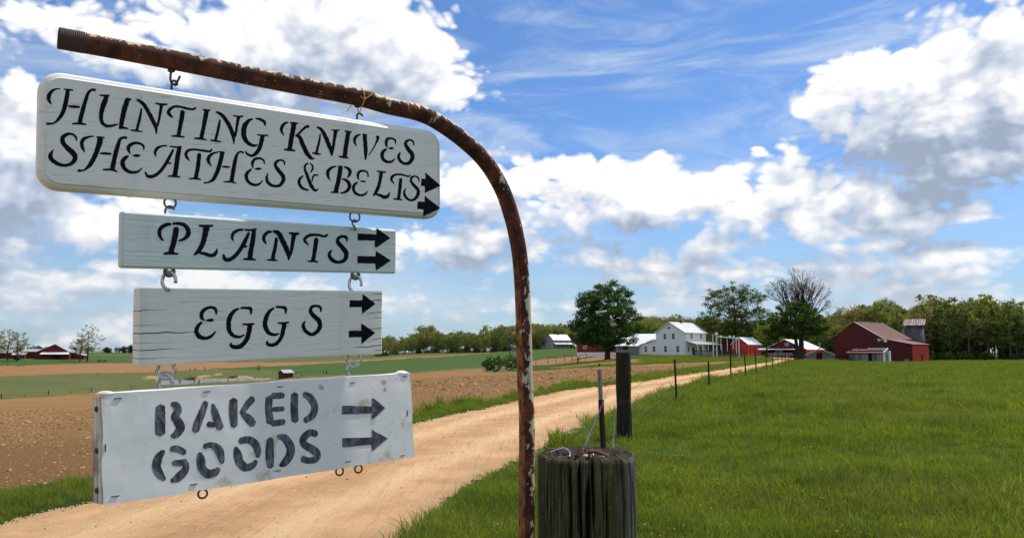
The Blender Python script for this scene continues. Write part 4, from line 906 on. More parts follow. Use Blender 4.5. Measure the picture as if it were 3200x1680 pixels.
# hooks and rings between the boards
def at_edge(key, px, py, top):
    B = BOARDS[key]; lx = onboard(key, px, py)[0]
    return B['M']@Vector((lx, B['t']*.5, (B['H']/2 if top else -B['H']/2)))
def circ(c, r_, u, a0, a1, n_=22, vdir=(0, 0, 1)):
    u = Vector(u).normalized(); v = Vector(vdir); return [c+u*(r_*math.cos(a))+v*(r_*math.sin(a)) for a in np.linspace(a0, a1, n_)]
def uvec(deg): return Vector((math.cos(R(deg)), math.sin(R(deg)), 0))
def joint(up, lo, px, pyu, pyl, rr, wr, m1, m2, hookrot=100, openang=230):
    A_ = at_edge(up, px, pyu, False); B_ = at_edge(lo, px, pyl, True); gap = A_.z-B_.z
    c = Vector((A_.x, A_.y, A_.z-rr*.62)); wbuild(MB().tube(circ(c, rr, uvec(30), R(35), R(35+360)), wr, 10), 'screw_eye', m1, up)
    topz = c.z-rr+wr*2.1; bot = B_.z-wr; r2 = (topz-bot)/2; cc = Vector((A_.x*.5+B_.x*.5, A_.y*.5+B_.y*.5, (topz+bot)/2)); cc.x = c.x; cc.y = c.y
    u2 = uvec(hookrot); pts = circ(cc, 1., u2, R(-90), R(-90-openang), 24); pts = [Vector((cc.x+(p.x-cc.x)*r2*.72, cc.y+(p.y-cc.y)*r2*.72, cc.z+(p.z-cc.z)*r2)) for p in pts]
    pts = [Vector((B_.x, B_.y, B_.z-.012))]+pts
    wbuild(MB().tube(pts, wr, 10), 'screw_hook', m2, lo)
joint('knives', 'plants', 541, 630, 670, .0105, .0020, RUSTW, RUSTW, 20, 250)
joint('knives', 'plants', 1121, 672, 705, .0115, .0020, RUSTW, RUSTW, 20, 250)
joint('plants', 'eggs', 536, 842, 900, .0078, .0034, RUSTW, ZINC, 12, 285)
joint('plants', 'eggs', 1118, 856, 908, .0082, .0034, RUSTW, ZINC, 12, 285)
joint('eggs', 'baked', 531, 1141, 1216, .0155, .0037, ZINC, ZINC, 10, 290)
joint('eggs', 'baked', 1118, 1112, 1170, .0150, .0036, ZINC, ZINC, 25, 230)
for (rg, a, b, r_) in ((R6, 995, 1187, .0098), (R7, 792, 990, .0098), (R7, 958, 968, .0098)):
    lx, lz = onboard('baked', rg[0]+a/rg[2], rg[1]+b/rg[2], t*.5); c = BOARDS['baked']['M']@Vector((lx, t*.5, lz))
    wbuild(MB().tube(circ(c, r_*.84, uvec(30), 0, R(360)), r_*.20, 10), 'screw_eye', BRASSY, 'baked')

# ------------------------------------------------------------------ bent pipe
PCL = [(181,119),(330,147),(484.6,177),(640,208),(780,237),(935,268),(1060,292),(1138,309),(1210,330),(1308,353),(1373,384),(1454,443),(1519,508),(1568,589),(1597,670),(1612,730),(1624,800),(1632,900),(1637,1040),(1641,1199)]
pc = [np.array(onarm(*p)) for p in PCL]; zb = gz1(.05, 2.05)-.3
pc += [np.array([pc[-1][0]+.003, pc[-1][1]+.002, z_]) for z_ in np.linspace(pc[-1][2]-.1, zb, 8)]
pc[-8][0] += .001
pl = catmull(pc, 7); rP = .0196
pipe = empty('bent_pipe_post', (pl[-1][0], pl[-1][1], zb+.3), label='tall rusty bent steel pipe with flaking cream paint that carries the hanging signs', cat='post')
PO = Vector(pipe.location)
def pbuild(mb, name, m_, smooth=True): mb.v = [tuple(Vector(v)-PO) for v in mb.v]; return mb.build(name, m_, pipe, smooth)
# hollow pipe: outer skin, inner bore and end lip
d0 = Vector(pl[0]-pl[1]).normalized(); st = [Vector(p) for p in pl]
mb = MB(); mb.tube([st[0]+(-d0)*0]+st[1:], rP, 28, caps=False)
n0 = len(mb.v); seg = 28
inner = [st[0], st[1], st[2], st[4]]; mb.tube(inner, rP*.80, seg, caps=False)
for k in range(seg): mb.f.append((k, n0+k, n0+(k+1) % seg, (k+1) % seg))
o = pbuild(mb, 'pipe', PIPE)
# threaded end: fine ridges
def along(s_):
    q = 0
    for i in range(len(st)-1):
        L = (st[i+1]-st[i]).length
        if q+L >= s_: return st[i].lerp(st[i+1], (s_-q)/L)
        q += L
mb = MB(); pts = []; rd = []
for k in range(27):
    s_ = .0008+k*.0018; pts.append(along(s_)); rd.append(rP*(1.012+.045*(k % 2)-(.03 if k > 23 else 0)))
mb.tube(pts, rd, 28, caps=False); pbuild(mb, 'pipe_thread', mat('dark_rusty_thread', (.055, .026, .020), .8), False)
dep = lambda px, py, k=0.: onarm(px, py, k)
HK = [(534.4,219),(533.5,232),(532.5,246),(535.5,258),(543,264.5),(550.3,260.5),(558,248),(562.5,238)]
pbuild(MB().tube([Vector(p) for p in catmull([np.array(dep(*p)) for p in HK], 5)], .0023, 10), 'welded_hook', IRON)
pbuild(MB().ball(tuple(dep(535.5,221)), .0052, (1.5,1.2,.8), 10, 6), 'weld_bead', IRON)
pbuild(MB().ball(tuple(dep(1117.5,331)), .0052, (1.5,1.2,.9), 10, 6), 'weld_bead', IRON)
wbuild(MB().tube([Vector(p) for p in catmull([np.array(dep(*p)) for p in [(536,280),(536.2,268),(537,258),(544,252.5),(552,257),(553,264),(545,267)]], 5)], .0023, 10), 'screw_eye', IRON, 'knives')
wbuild(MB().tube([Vector(p) for p in catmull([np.array(dep(*p)) for p in [(1116,380),(1115.8,368),(1115.6,360),(1122,354.6),(1128,357),(1133.5,363.5)]], 5)], .0022, 10), 'screw_hook', IRON, 'knives')
tw = empty('yellow_twine', tuple(dep(1138, 309)), label='yellow plastic twine tied round the rusty pipe above a sign hook', cat='twine')
TO = Vector(tw.location)
def tbuild(P, k, name='strand'):
    mb = MB().tube([Vector(p) for p in catmull([np.array(dep(a, b, c)) for a, b, c in P], 5)], k, 6)
    mb.v = [tuple(Vector(v)-TO) for v in mb.v]; mb.build(name, TWINE, tw, True)
F_ = -.0225
tbuild([(1127,276,0.012),(1131,277,-.008),(1135.5,282,-.019),(1138.5,296,-.0235),(1140,309,F_-.001)], .0011)
tbuild([(1140,309,F_-.0015),(1136,320,-.0235),(1130,334,-.017),(1125.5,346,-.006),(1122.5,357,.0)], .0012)
tbuild([(1140,309,F_-.0015),(1150,304,-.026),(1163,293,-.024)], .0011); tbuild([(1140,309,F_-.001),(1133,306,-.0225),(1126,300,-.021)], .0010)
tbuild([(1117,338,.005),(1119,345,.0),(1122.5,357,.0)], .0011); tbuild([(1097,330,.008),(1091,339,-.002),(1084,349,-.004)], .0011)
mb = MB().ball((0, 0, 0), .0026, (1, 1, 1)); k_ = mb.build('knot', TWINE, tw, True); k_.location = dep(1140, 309, F_-.0015)-TO
# ------------------------------------------------------------------ round timber post in the foreground
PX, PYY, PR = .190, 2.14, .1245
ztop = EYE-(1428-HOR)/F*2.03; zbot = gz1(PX, PYY)-.2
nth, nzz = 820, 110
th_ = np.linspace(0, 2*math.pi, nth, endpoint=False); zz_ = np.concatenate([np.linspace(zbot, ztop-.30, 20)[:-1], np.linspace(ztop-.30, ztop, nzz)])
TT, ZZ = np.meshgrid(th_, zz_); crk = np.zeros_like(TT); rr_ = np.random.default_rng(3)
def wob(z_, s_, seed, k=4): return fnoise(z_*s_, z_*0+seed, 1, k, seed)
FC = math.atan2(-PYY, -PX)      # azimuth towards the viewer
CR = [(-.085,.003,.02,-.16,-.05),(-.058,.003,.02,-.10,-.0),(-.0405,.0075,.05,-.30,-.0),(-.0145,.009,.06,-.17,-.0),(.010,.014,.09,-.30,-.03),(.013,.007,.07,-.12,0.0),(.036,.003,.03,-.12,.0),(.055,.0055,.06,-.30,-.05),(.084,.0045,.05,-.30,.0),(.104,.003,.04,-.30,.0),(.115,.004,.04,-.30,-.02)]
XL = PR*np.sin(TT-FC)            # lateral offset as seen from the road; cracks run down the grain
vis = np.cos(TT-FC) > -.2
for i, (xc, wd_, dp, za, zb_) in enumerate(CR):
    path = xc+.0035*wob(ZZ, 9, i+11)+(.010*np.clip(-(ZZ-ztop)/.3, 0, 1)*(-1 if i in (4, 7) else .2))
    ramp_ = np.clip((ZZ-ztop-za)/.06+1 if za > -.29 else 1, 0, 1)*np.clip((zb_-(ZZ-ztop))/.05+(.6 if zb_ > -.005 else 0), 0, 1)
    k = np.exp(-(np.abs(XL-path)/(wd_*.40*np.maximum(ramp_, .05)))**2.6)*ramp_*vis; crk = np.maximum(crk, k*dp*.62)
for i in range(50):
    t0 = rr_.uniform(0, 2*math.pi); zc = rr_.uniform(-.8, .02)+ztop; hl = rr_.uniform(.03, .2)
    d_ = (TT-t0-.03*wob(ZZ, 12, i+50, 2)+math.pi) % (2*math.pi)-math.pi
    crk = np.maximum(crk, rr_.uniform(.001, .0045)*np.exp(-(np.abs(d_)/rr_.uniform(.004, .010))**2)*np.clip(1.2-np.abs(ZZ-zc)/hl, 0, 1))
SQ = (np.abs(np.cos(TT-FC))**3.2+np.abs(np.sin(TT-FC))**3.2)**(-1/3.2)
RAD = PR*(1+.35*(SQ-1)+.008*np.sin(3*TT+1))+.0005*fnoise(TT*22, ZZ*9, 1, 4, 4)+.0004*fnoise(TT*90, ZZ*14, 1, 3, 5)-crk
RAD -= np.clip((ZZ-ztop+.012)/.012, 0, 1)**2*.006*(1+.6*fnoise(TT*14, ZZ*0, 1, 3, 8))
zoff = np.where(ZZ > ztop-.03, ((ZZ-ztop+.03)/.03)*(.005*fnoise(TT*9, ZZ*0, 1, 4, 15)-.010*np.clip(crk/.02, 0, 1)), 0)
PV = np.stack([RAD*np.cos(TT), RAD*np.sin(TT), ZZ+zoff-zbot], -1).reshape(-1, 3); nz2 = len(zz_)
ii = np.arange(nz2*nth).reshape(nz2, nth); Fp = np.stack([ii[:-1], np.roll(ii[:-1], -1, 1), np.roll(ii[1:], -1, 1), ii[1:]], -1).reshape(-1, 4)
gp = empty('round_timber_post', (PX, PYY, zbot), label='thick round mossy wooden post with deep cracks beside the rusty pipe', cat='post')
mesh_np('post_shaft', PV, Fp, POSTW, gp, False)
rings_ = 26; last = PV[-nth:].copy(); TV = [last]; 
for k in range(1, rings_):
    f = 1-k/rings_; q = last.copy(); q[:, 0] *= f; q[:, 1] *= f
    hgt = .0055*fnoise(q[:, 0]*150, q[:, 1]*150, 1, 5, 21)+.007*fnoise(q[:, 0]*38, q[:, 1]*38, 1, 3, 22)+.004
    q[:, 2] = q[:, 2]*f**3+(ztop-zbot)*(1-f**3)+hgt*min(1, k/3)-.055*np.exp(-((q[:, 0]+.02-.02)/.008)**2)*np.clip((-q[:, 1])/.12, 0, 1); TV.append(q)
TV = np.vstack(TV+[np.array([[0, 0, ztop-zbot]])]); ii = np.arange(rings_*nth).reshape(rings_, nth)
Ft = np.stack([ii[:-1], np.roll(ii[:-1], -1, 1), np.roll(ii[1:], -1, 1), ii[1:]], -1).reshape(-1, 4); lastr = ii[-1]; Fc = np.stack([lastr, np.roll(lastr, -1), np.full(nth, len(TV)-1)], -1)
mesh_np('post_top', TV, [Ft, Fc], POSTT, gp, True)
def ontop(px, py, dz=0.):     # point on the post's top face
    r_ = ray(px, py); d_ = (ztop+.004+dz-EYE)/r_[2]; return np.array([r_[0]*d_, r_[1]*d_, ztop+.004+dz])
def tpt(px, py, d): return np.array(pos(px, py, d))
wl = empty('wire_loop', tuple(ontop(1760, 1405)), label='bent grey wire offcut lying on top of the cracked wooden post', cat='wire'); WO = Vector(wl.location)
mb = MB().tube([Vector(p)-WO for p in catmull([tpt(1722,1401,2.16), tpt(1740,1401,2.14), tpt(1757,1398,2.12), tpt(1771,1401,2.10), tpt(1779,1411,2.08), tpt(1779,1423,2.07)], 6)], .0021, 8)
mb.build('strand', GALV, wl, True)
mb = MB().tube([Vector(p)-WO for p in catmull([tpt(1710,1415,2.10), tpt(1730,1408,2.10), tpt(1748,1402,2.10), tpt(1763,1399,2.10), tpt(1775,1405,2.09), tpt(1782,1418,2.07), tpt(1779,1426,2.05)], 6)], .0023, 8)
mb.build('strand', ZINC, wl, True)
nl = empty('rusty_nail', tuple(ontop(1850, 1410)), label='thick rusty bent nail lying on the wooden post top', cat='nail'); NO = Vector(nl.location)
mb = MB().tube([Vector(p)-NO for p in catmull([tpt(1846,1412,2.11), tpt(1862,1410,2.10), tpt(1880,1415,2.09), tpt(1904,1427,2.07)], 5)], [.0042]*16, 8)
RN = mat('orange_rust_nail', (.17, .065, .030), .9); mb.build('shank', RN, nl, True)
MB().ball(tuple(Vector(tpt(1846, 1411, 2.11))-NO), .0068, (1, 1, 1)).build('head', RN, nl, True)
for (px, py, r_, c_, lb) in ((1830, 1423, .0050, (.62, .58, .48), 'small pale pebble on the wooden post top'), (1884, 1427, .0040, (.50, .42, .36), 'tiny pinkish chip on the post top beside the rusty nail')):
    o = MB().ball((0, 0, 0), r_, (1.3, 1, .8), 8, 6).build('pebble', mat('pale_chip', c_, .8)); o.location = tpt(px, py, 2.05); tag(o, lb, 'pebble')
sg = empty('fence_staple', tuple(tpt(1850, 1424, 2.05)), label='shiny twisted wire end stapled at the crack on the post top', cat='wire')
for P_ in ([(1846,1418),(1847,1428),(1849,1438)], [(1846,1421),(1854,1419),(1860,1427)], [(1856,1430),(1864,1431),(1870,1434)]):
    MB().tube([Vector(tpt(a, b, 2.045))-Vector(sg.location) for a, b in P_], .0015, 6).build('strand', ZINC, sg, True)
rk = MB().tube([Vector((0, 0, 0)), Vector((.004, .002, .012))], [.009, .007], 10).build('rusty_bolt', RN); rk.location = tpt(1808, 1424, 2.07); tag(rk, 'dark red rusty bolt stub in the top of the wooden post', 'bolt')
# ------------------------------------------------------------------ farm buildings
def f_wallpaint(n, b, col):
    co = n.coord(); nz_ = n.noise(co, .9, 5, .6); g_ = n.noise(n.map(co, (3, 3, .25)), 1, 4, .6)
    c = n.mix(nz_, tuple(q*.86 for q in col), tuple(min(1, q*1.1) for q in col)); c = n.mix(n.ss(g_, .5, .75, 0, .3), c, tuple(q*.55 for q in col))
    n.set(b.inputs['Base Color'], c); b.inputs['Roughness'].default_value = .8
def f_metalroof(n, b, col):
    co = n.coord(); g_ = n.noise(co, 1.2, 5, .65); c = n.mix(n.ss(g_, .35, .7), tuple(q*.80 for q in col), col)
    n.set(b.inputs['Base Color'], c); b.inputs['Roughness'].default_value = .45
def f_rustroof(n, b, col):
    co = n.coord(); g_ = n.noise(n.map(co, (1, 1, 1)), .9, 6, .7); s_ = n.noise(n.map(co, (.4, 6, .4)), 1, 3, .6)
    c = n.ramp(n.m('ADD', n.m('MULTIPLY', g_, .65), n.m('MULTIPLY', s_, .35)), [(.32, (.065, .018, .011)), (.5, (.14, .036, .017)), (.66, (.18, .058, .028)), (.88, (.24, .13, .085))])
    n.set(b.inputs['Base Color'], c); b.inputs['Roughness'].default_value = .6
HWHITE = mat('white_house_siding', (.82, .81, .79), fn=f_wallpaint); TRIM = mat('white_trim', (.80, .80, .80), .6)
BRED = mat('barn_red_boards', (.15, .010, .010), fn=f_wallpaint); BREDB = mat('bright_and_sunlit_red_boards', (.50, .038, .018), fn=f_wallpaint)
MAROON = mat('maroon_and_shaded_red_boards', (.082, .006, .007), fn=f_wallpaint)  # maroon and bright red also carry shade and sun on walls
RWHITE = mat('white_metal_roof', (.80, .80, .80), fn=f_metalroof); RGREY = mat('grey_metal_roof', (.42, .43, .44), fn=f_metalroof)
RRUST = mat('rusty_red_metal_roof', fn=f_rustroof); GREYW = mat('grey_weathered_boards', (.20, .20, .20), fn=f_wallpaint)
GREYH = mat('grey_house_siding', (.26, .25, .255), fn=f_wallpaint); GLASS = mat('dark_window_glass', (.02, .024, .03), .12)
DARK = mat('dark_opening', (.012, .010, .010), .9); CONC = mat('grey_concrete_block', (.13, .125, .12), .9); PINK = mat('pale_metal_trim', (.6, .58, .56), .5)
LTAN = mat('tan_concrete', (.42, .34, .26), .9)
def rootat(px, d, phi, W, name, label, cat, group=None, zadj=0.):
    c = spot(px, d); ux = Vector((math.cos(phi), -math.sin(phi), 0)); o_ = c-ux*W
    return empty(name, (o_.x, o_.y, c.z+zadj), -phi, label, cat, group)
def window(root, x, z, w_, h_, side='front', y=0., fm=None, bars=(1, 1), fw=.09):
    """window frame (part) with its pane (sub-part); side 'front' -> on plane y, 'right' -> on plane x=y"""
    mb = MB(); a0, a1, b0, b1 = -w_/2, w_/2, -h_/2, h_/2; p = .05
    mb.box(a0-fw, a0, -p, .02, b0-fw, b1+fw).box(a1, a1+fw, -p, .02, b0-fw, b1+fw).box(a0, a1, -p, .02, b1, b1+fw).box(a0, a1, -p, .02, b0-fw, b0)
    for i in range(bars[0]): zz = b0+(b1-b0)*(i+1)/(bars[0]+1); mb.box(a0, a1, -p*.7, .0, zz-.025, zz+.025)
    for i in range(bars[1]): xx = a0+(a1-a0)*(i+1)/(bars[1]+1); mb.box(xx-.015, xx+.015, -p*.6, .0, b0, b1)
    f_ = mb.build('window', fm or TRIM, root); g_ = MB().box(a0, a1, -.016, -.006, b0, b1).build('pane', GLASS, f_)
    if side == 'front': f_.location = (x, y, z)
    elif side == 'right': f_.location = (y, x, z); f_.rotation_euler.z = math.pi/2
    elif side == 'left': f_.location = (y, x, z); f_.rotation_euler.z = -math.pi/2
    return f_
def gable(root, W, L, ze, zr, wm, rm, xr=None, ze2=None, oh=.35, x0=0., y0=0., th=.12, sidem=None, fascia=True, ridge_rib=0, wallname='wall'):
    xr = W/2 if xr is None else xr; ze2 = ze if ze2 is None else ze2
    mb = MB(); mb.prism([(x0, -.6), (x0+W, -.6), (x0+W, ze2), (x0+xr, zr), (x0, ze)], y0, y0+L); mb.build(wallname, wm, root)
    if sidem: MB().box(x0+W, x0+W+.04, y0+.0, y0+L, -.6, ze2).build(wallname, sidem, root)
    s1 = (zr-ze)/xr; s2 = (zr-ze2)/(W-xr); f = oh
    a = [(x0-f, y0-f, ze-s1*f+th), (x0+xr, y0-f, zr+th), (x0+xr, y0+L+f, zr+th), (x0-f, y0+L+f, ze-s1*f+th)]
    b = [(x0+xr, y0-f, zr+th), (x0+W+f, y0-f, ze2-s2*f+th), (x0+W+f, y0+L+f, ze2-s2*f+th), (x0+xr, y0+L+f, zr+th)]
    o1 = MB().slab(a, th).build('roof', rm, root); o2 = MB().slab(b, th).build('roof', rm, root)
    if ridge_rib:
        for k in range(1, ridge_rib):
            t = k/ridge_rib; y_ = y0-f+(L+2*f)*t; m_ = MB(); m_.slab([(x0+xr+.05, y_-.025, zr+th+.035), (x0+W+f, y_-.025, ze2-s2*f+th+.035), (x0+W+f, y_+.025, ze2-s2*f+th+.035), (x0+xr+.05, y_+.025, zr+th+.035)], .045); m_.build('roof_seam', rm, root)
    return o1, o2
# white two-storey farmhouse
phi = R(41); h = rootat(2138, 200, phi, 8.06, 'white_farmhouse', 'white two-storey farmhouse with pale metal roof, lean-to wing and porch', 'house')
gable(h, 8.06, 10.8, 5.9, 8.35, HWHITE, RWHITE, oh=.4, ridge_rib=14)
MB().prism([(-6.1, -.6), (0, -.6), (0, 3.95), (-6.1, 2.45)], .02, 7.).build('lean_to_wall', HWHITE, h)
MB().slab([(-6.4, -.3, 2.5), (.0, -.3, 4.08), (.0, 7.3, 4.08), (-6.4, 7.3, 2.5)], .1).build('lean_to_roof', RWHITE, h)
hx = lambda px: 8.06-(2138-px)*.0892
for px in (2014, 2041): window(h, hx(px), 1.8, .68, 1.35, y=.02)
for px in (2077.7, 2116): window(h, hx(px), 1.8, .72, 1.45)
for px in (2076.3, 2103): window(h, hx(px), 4.9, .72, 1.3)
window(h, hx(2089), 7.0, .75, .5, bars=(0, 1))
for yy in (3.4, 8.2): window(h, yy, 4.9, .75, 1.25, 'right', 8.06)
for yy in (1.6, 5.6, 7.8): window(h, yy, 1.75, .75, 1.3, 'right', 8.06)
MB().box(8.06, 8.12, 3.6, 4.5, .1, 2.2).build('door', DARK, h)
MB().slab([(8.06, .7, 3.75), (10.9, .7, 2.95), (10.9, 13.8, 2.95), (8.06, 13.8, 3.75)], .14).build('porch_roof', mat('grey_porch_roof', (.45, .45, .44), fn=f_metalroof), h)
MB().box(8.1, 10.9, .8, 13.7, -.5, .28).build('porch_floor', LTAN, h)
for yy in (.9, 3.6, 6.4, 9.2, 13.6): MB().box(10.85, 11.0, yy-.07, yy+.07, .28, 3.0).build('porch_post', TRIM, h)
m_ = MB()
for k in range(34): yy = 3.7+k*.16; MB().box(10.9, 10.94, yy, yy+.05, .3, 1.15).build('baluster', TRIM, h)
MB().box(10.86, 10.98, 3.6, 9.2, 1.15, 1.22).build('porch_rail', TRIM, h)
MB().box(9.0, 9.35, -.25, 7.2, -.05, .15).build('step', LTAN, h) if False else None
MB().box(4.0, 4.5, 4.8, 5.3, 7.8, 8.9).build('chimney', mat('brown_brick', (.10, .05, .035), .9), h)
MB().box(hx(2052), hx(2060), -.03, .05, -.15, .12).build('basement_vent', DARK, h)
# grey shed left of it
h = rootat(1992, 208, R(12), 5.6, 'grey_side_shed', 'low grey shed with white metal roof at the left end of the white farmhouse', 'shed')
MB().prism([(0, -.6), (5.6, -.6), (5.6, 2.3), (0, 2.3)], 0, 5.5).build('wall', GREYW, h)
MB().slab([(-.3, -.3, 2.35), (5.6, -.3, 2.35), (9.6, 3.2, 4.35), (2.4, 3.2, 4.35)], .1).build('roof', RWHITE, h)
MB().slab([(2.4, 3.2, 4.35), (9.6, 3.2, 4.35), (9.6, 6.6, 2.4), (-.3, 6.6, 2.4)], .1).build('roof', RWHITE, h)
# long red barn behind
h = rootat(2046, 236, R(12), 22.5, 'long_red_barn', 'long low red barn with white metal roof behind the dark leafy tree', 'barn')
MB().box(0, 24, 0, 9, -.6, 4.1).build('wall', BRED, h); MB().box(-.02, 24.02, -.03, 9.03, -.7, .5).build('foundation', TRIM, h)
MB().slab([(4.4, -.4, 4.15), (24.3, -.4, 4.15), (22.6, 4.5, 5.9), (4.4, 4.5, 5.9)], .12).build('roof', RWHITE, h)
MB().slab([(4.4, 4.5, 5.9), (22.6, 4.5, 5.9), (24.3, 9.4, 4.15), (4.4, 9.4, 4.15)], .12).build('roof', RWHITE, h)
MB().prism([(0, 3.9), (4.4, 3.9), (4.4, 5.6), (2.6, 5.6), (0, 4.2)], .2, 8.8).build('wall', BRED, h)
for xx in (2.2, 7., 20.): window(h, xx, 1.9, .9, .8)
# red shed right of the farmhouse
h = rootat(2334, 203, R(41), 4.4, 'bright_red_shed', 'bright red shed with double door and white roof right of the farmhouse', 'shed')
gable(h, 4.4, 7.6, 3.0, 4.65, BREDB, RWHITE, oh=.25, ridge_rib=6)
MB().box(4.42, 4.47, 1.2, 1.28, .1, 2.9).build('door_gap', DARK, h); MB().box(4.41, 4.46, 3.7, 3.8, 0, 2.9).build('door_gap', DARK, h)
MB().box(4.4, 4.7, -.2, 7.8, -.5, .08).build('sill_slab', LTAN, h)
h = rootat(2322, 216, R(33), 7.6, 'dark_red_barn', 'dark red barn with white roof standing behind the tall white garden frame', 'barn')
gable(h, 7.6, 7, 3.1, 5.2, BRED, RWHITE, ridge_rib=8)
# open-fronted red garage: sunlit right wall brighter, shaded gable darker by colour
h = rootat(2514.6, 190, R(38.5), 9.7, 'red_garage', 'low red garage with white roof and open dark front behind the pickup truck', 'garage')
xr = 4.85
MB().prism([(0, 2.25), (9.7, 2.25), (xr, 4.4)], 0, .12).build('gable_wall', MAROON, h)
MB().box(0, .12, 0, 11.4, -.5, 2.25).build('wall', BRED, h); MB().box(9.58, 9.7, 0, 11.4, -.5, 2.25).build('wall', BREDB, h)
MB().prism([(.12, -.5), (9.58, -.5), (9.58, 2.25), (xr, 4.35), (.12, 2.25)], 6., 6.12).build('wall', MAROON, h)
MB().slab([(-.5, -.6, 2.10), (xr, -.6, 4.52), (xr, 11.8, 4.52), (-.5, 11.8, 2.10)], .1).build('roof', RWHITE, h)
MB().slab([(xr, -.6, 4.52), (10.2, -.6, 2.10), (10.2, 11.8, 2.10), (xr, 11.8, 4.52)], .1).build('roof', RWHITE, h)
MB().slab([(-1.3, -1.6, 2.16), (8.4, -1.6, 2.16), (8.4, 0, 2.34), (-1.3, 0, 2.34)], .10).build('canopy', TRIM, h)
for xx in (.4, 3.7, 7.2): MB().box(xx, xx+.14, -1.45, -1.31, -.4, 2.0).build('canopy_post', MAROON, h)
window(h, 5.3, 3.3, .75, .45, y=0, bars=(1, 1)); window(h, 2.8, 1.2, .8, .8, 'right', 9.7); window(h, 6.0, 1.2, .8, .8, 'right', 9.7)
# grey pickup truck
def pickup():
    c = spot(2432, 184); e = empty('pickup_truck', (c.x, c.y, c.z+.02), R(-20), 'grey pickup truck parked side-on under the red garage canopy', 'truck')
    body = mat('grey_truck_paint', (.16, .17, .19), .3, .3); tyre = mat('tyre_rubber', (.02, .02, .02), .9); rim = mat('steel_rim', (.4, .4, .4), .3, .8)
    MB().prism([(-2.6, .42), (-2.45, .40), (-2.2, .38), (2.65, .42), (2.7, .9), (2.62, 1.12), (.55, 1.12), (-1.1, 1.14), (-2.4, 1.02), (-2.62, .85)], -.92, .92).build('body', body, e)
    MB().prism([(-1.15, 1.13), (-.55, 1.78), (.45, 1.80), (.62, 1.13)], -.78, .78).build('cab', body, e)
    MB().prism([(-.98, 1.18), (-.52, 1.68), (-.12, 1.69), (-.12, 1.18)], -.81, -.785).build('side_window', GLASS, e)
    MB().prism([(-.04, 1.18), (-.04, 1.69), (.38, 1.70), (.48, 1.18)], -.81, -.785).build('side_window', GLASS, e)
    MB().slab([(-1.16, -.7, 1.2), (-.6, -.7, 1.74), (-.6, .7, 1.74), (-1.16, .7, 1.2)], .03).build('windscreen', GLASS, e)
    for x_ in (-1.75, 1.65):
        for y_ in (-.86, .70):
            m_ = MB().tube([(x_, y_-.08, .36), (x_, y_+.16, .36)], .37, 16); w_ = m_.build('wheel', tyre, e); MB().tube([(x_, y_-.10, .36), (x_, y_-.085, .36)], .2, 10).build('rim', rim, w_)
    MB().box(-2.68, -2.60, -.9, .9, .40, .60).build('bumper', rim, e); MB().box(2.68, 2.76, -.9, .9, .40, .58).build('bumper', rim, e)
    for y_ in (-.85, .6): MB().box(-2.64, -2.58, y_, y_+.25, .72, .9).build('headlight', TRIM, e)
    return e
pickup()
# big red barn with lean-to: shaded walls darkened in the colour
h = rootat(2845, 190, R(50), 19.3, 'big_red_barn', 'largest dark red barn with rusty roof and a lean-to, beside the grey silo', 'barn')
MB().prism([(0, -.6), (12.7, -.6), (12.7, 5.55), (5.7, 9.65), (0, 5.7)], 0, 14.).build('wall', MAROON, h)
MB().prism([(12.7, -.6), (19.3, -.6), (19.3, 4.15), (12.7, 5.40)], .01, 8.5).build('lean_to_wall', MAROON, h)
MB().box(19.3, 19.34, .0, 8.5, -.6, 4.1).build('end_wall', BREDB, h)  # partly brighter paint, partly sunlight put into the wall colour
s_ = (9.65-5.7)/5.7; MB().slab([(-.35, -.3, 5.7-s_*.35+.1), (5.7, -.3, 9.77), (5.7, 14.3, 9.77), (-.35, 14.3, 5.7-s_*.35+.1)], .1).build('roof', RRUST, h)
MB().slab([(5.7, -.3, 9.77), (13.0, -.3, 5.52), (13.0, 14.3, 5.52), (5.7, 14.3, 9.77)], .1).build('roof', RRUST, h)
MB().slab([(12.9, -.3, 5.50), (19.7, -.3, 4.18), (19.7, 8.8, 4.18), (12.9, 8.8, 5.50)], .1).build('lean_to_roof', RRUST, h)
MB().box(5.55, 5.85, -.34, 14.35, 9.76, 9.84).build('ridge_cap', PINK, h)
MB().slab([(5.7, -.42, 9.84), (13.05, -.42, 5.56), (13.05, -.28, 5.56), (5.7, -.28, 9.84)], .14).build('barge_board', PINK, h)
MB().box(19.34, 19.4, 4.3, 5.1, .1, 1.7).build('door', DARK, h); MB().box(17.3, 18.4, -.05, .02, .1, .8).build('hatch', GREYW, h)
for k in range(1, 14): y_ = 14.6*k/14-.3; MB().slab([(5.75, y_-.03, 9.82), (12.95, y_-.03, 5.60), (12.95, y_+.03, 5.60), (5.75, y_+.03, 9.82)], .05).build('roof_seam', RRUST, h)
# silo with corrugated cap
c = spot(2857.5, 210); e = empty('grey_silo', c, R(-36), 'grey block silo with striped corrugated cap roof behind the big red barn', 'silo')
def f_silo(n, b, col):
    co = n.coord(); X, Y, Z = n.xyz(co); br = n.new('ShaderNodeTexBrick'); n.set(br.inputs[0], n.comb(n.m('MULTIPLY', n.m('ARCTAN2', X, Y), 2.), Z, 0)); br.inputs['Scale'].default_value = 1.6
    br.inputs[1].default_value = (*col, 1); br.inputs[2].default_value = (*[q*1.35 for q in col], 1); br.inputs[3].default_value = (*[q*.5 for q in col], 1)
    n.set(b.inputs['Base Color'], n.mix(n.noise(co, 1, 4), br.outputs[0], tuple(q*.7 for q in col)))
SILO = mat('silo_blocks', (.10, .095, .095), fn=f_silo); MB().tube([(0, 0, -.6), (0, 0, 9.3)], 2.05, 40).build('tower', SILO, e, True)
MB().tube([(-2.5, -.4, 2), (-2.5, -.4, 8.2)], .55, 14).build('chute', GREYW, e, True)
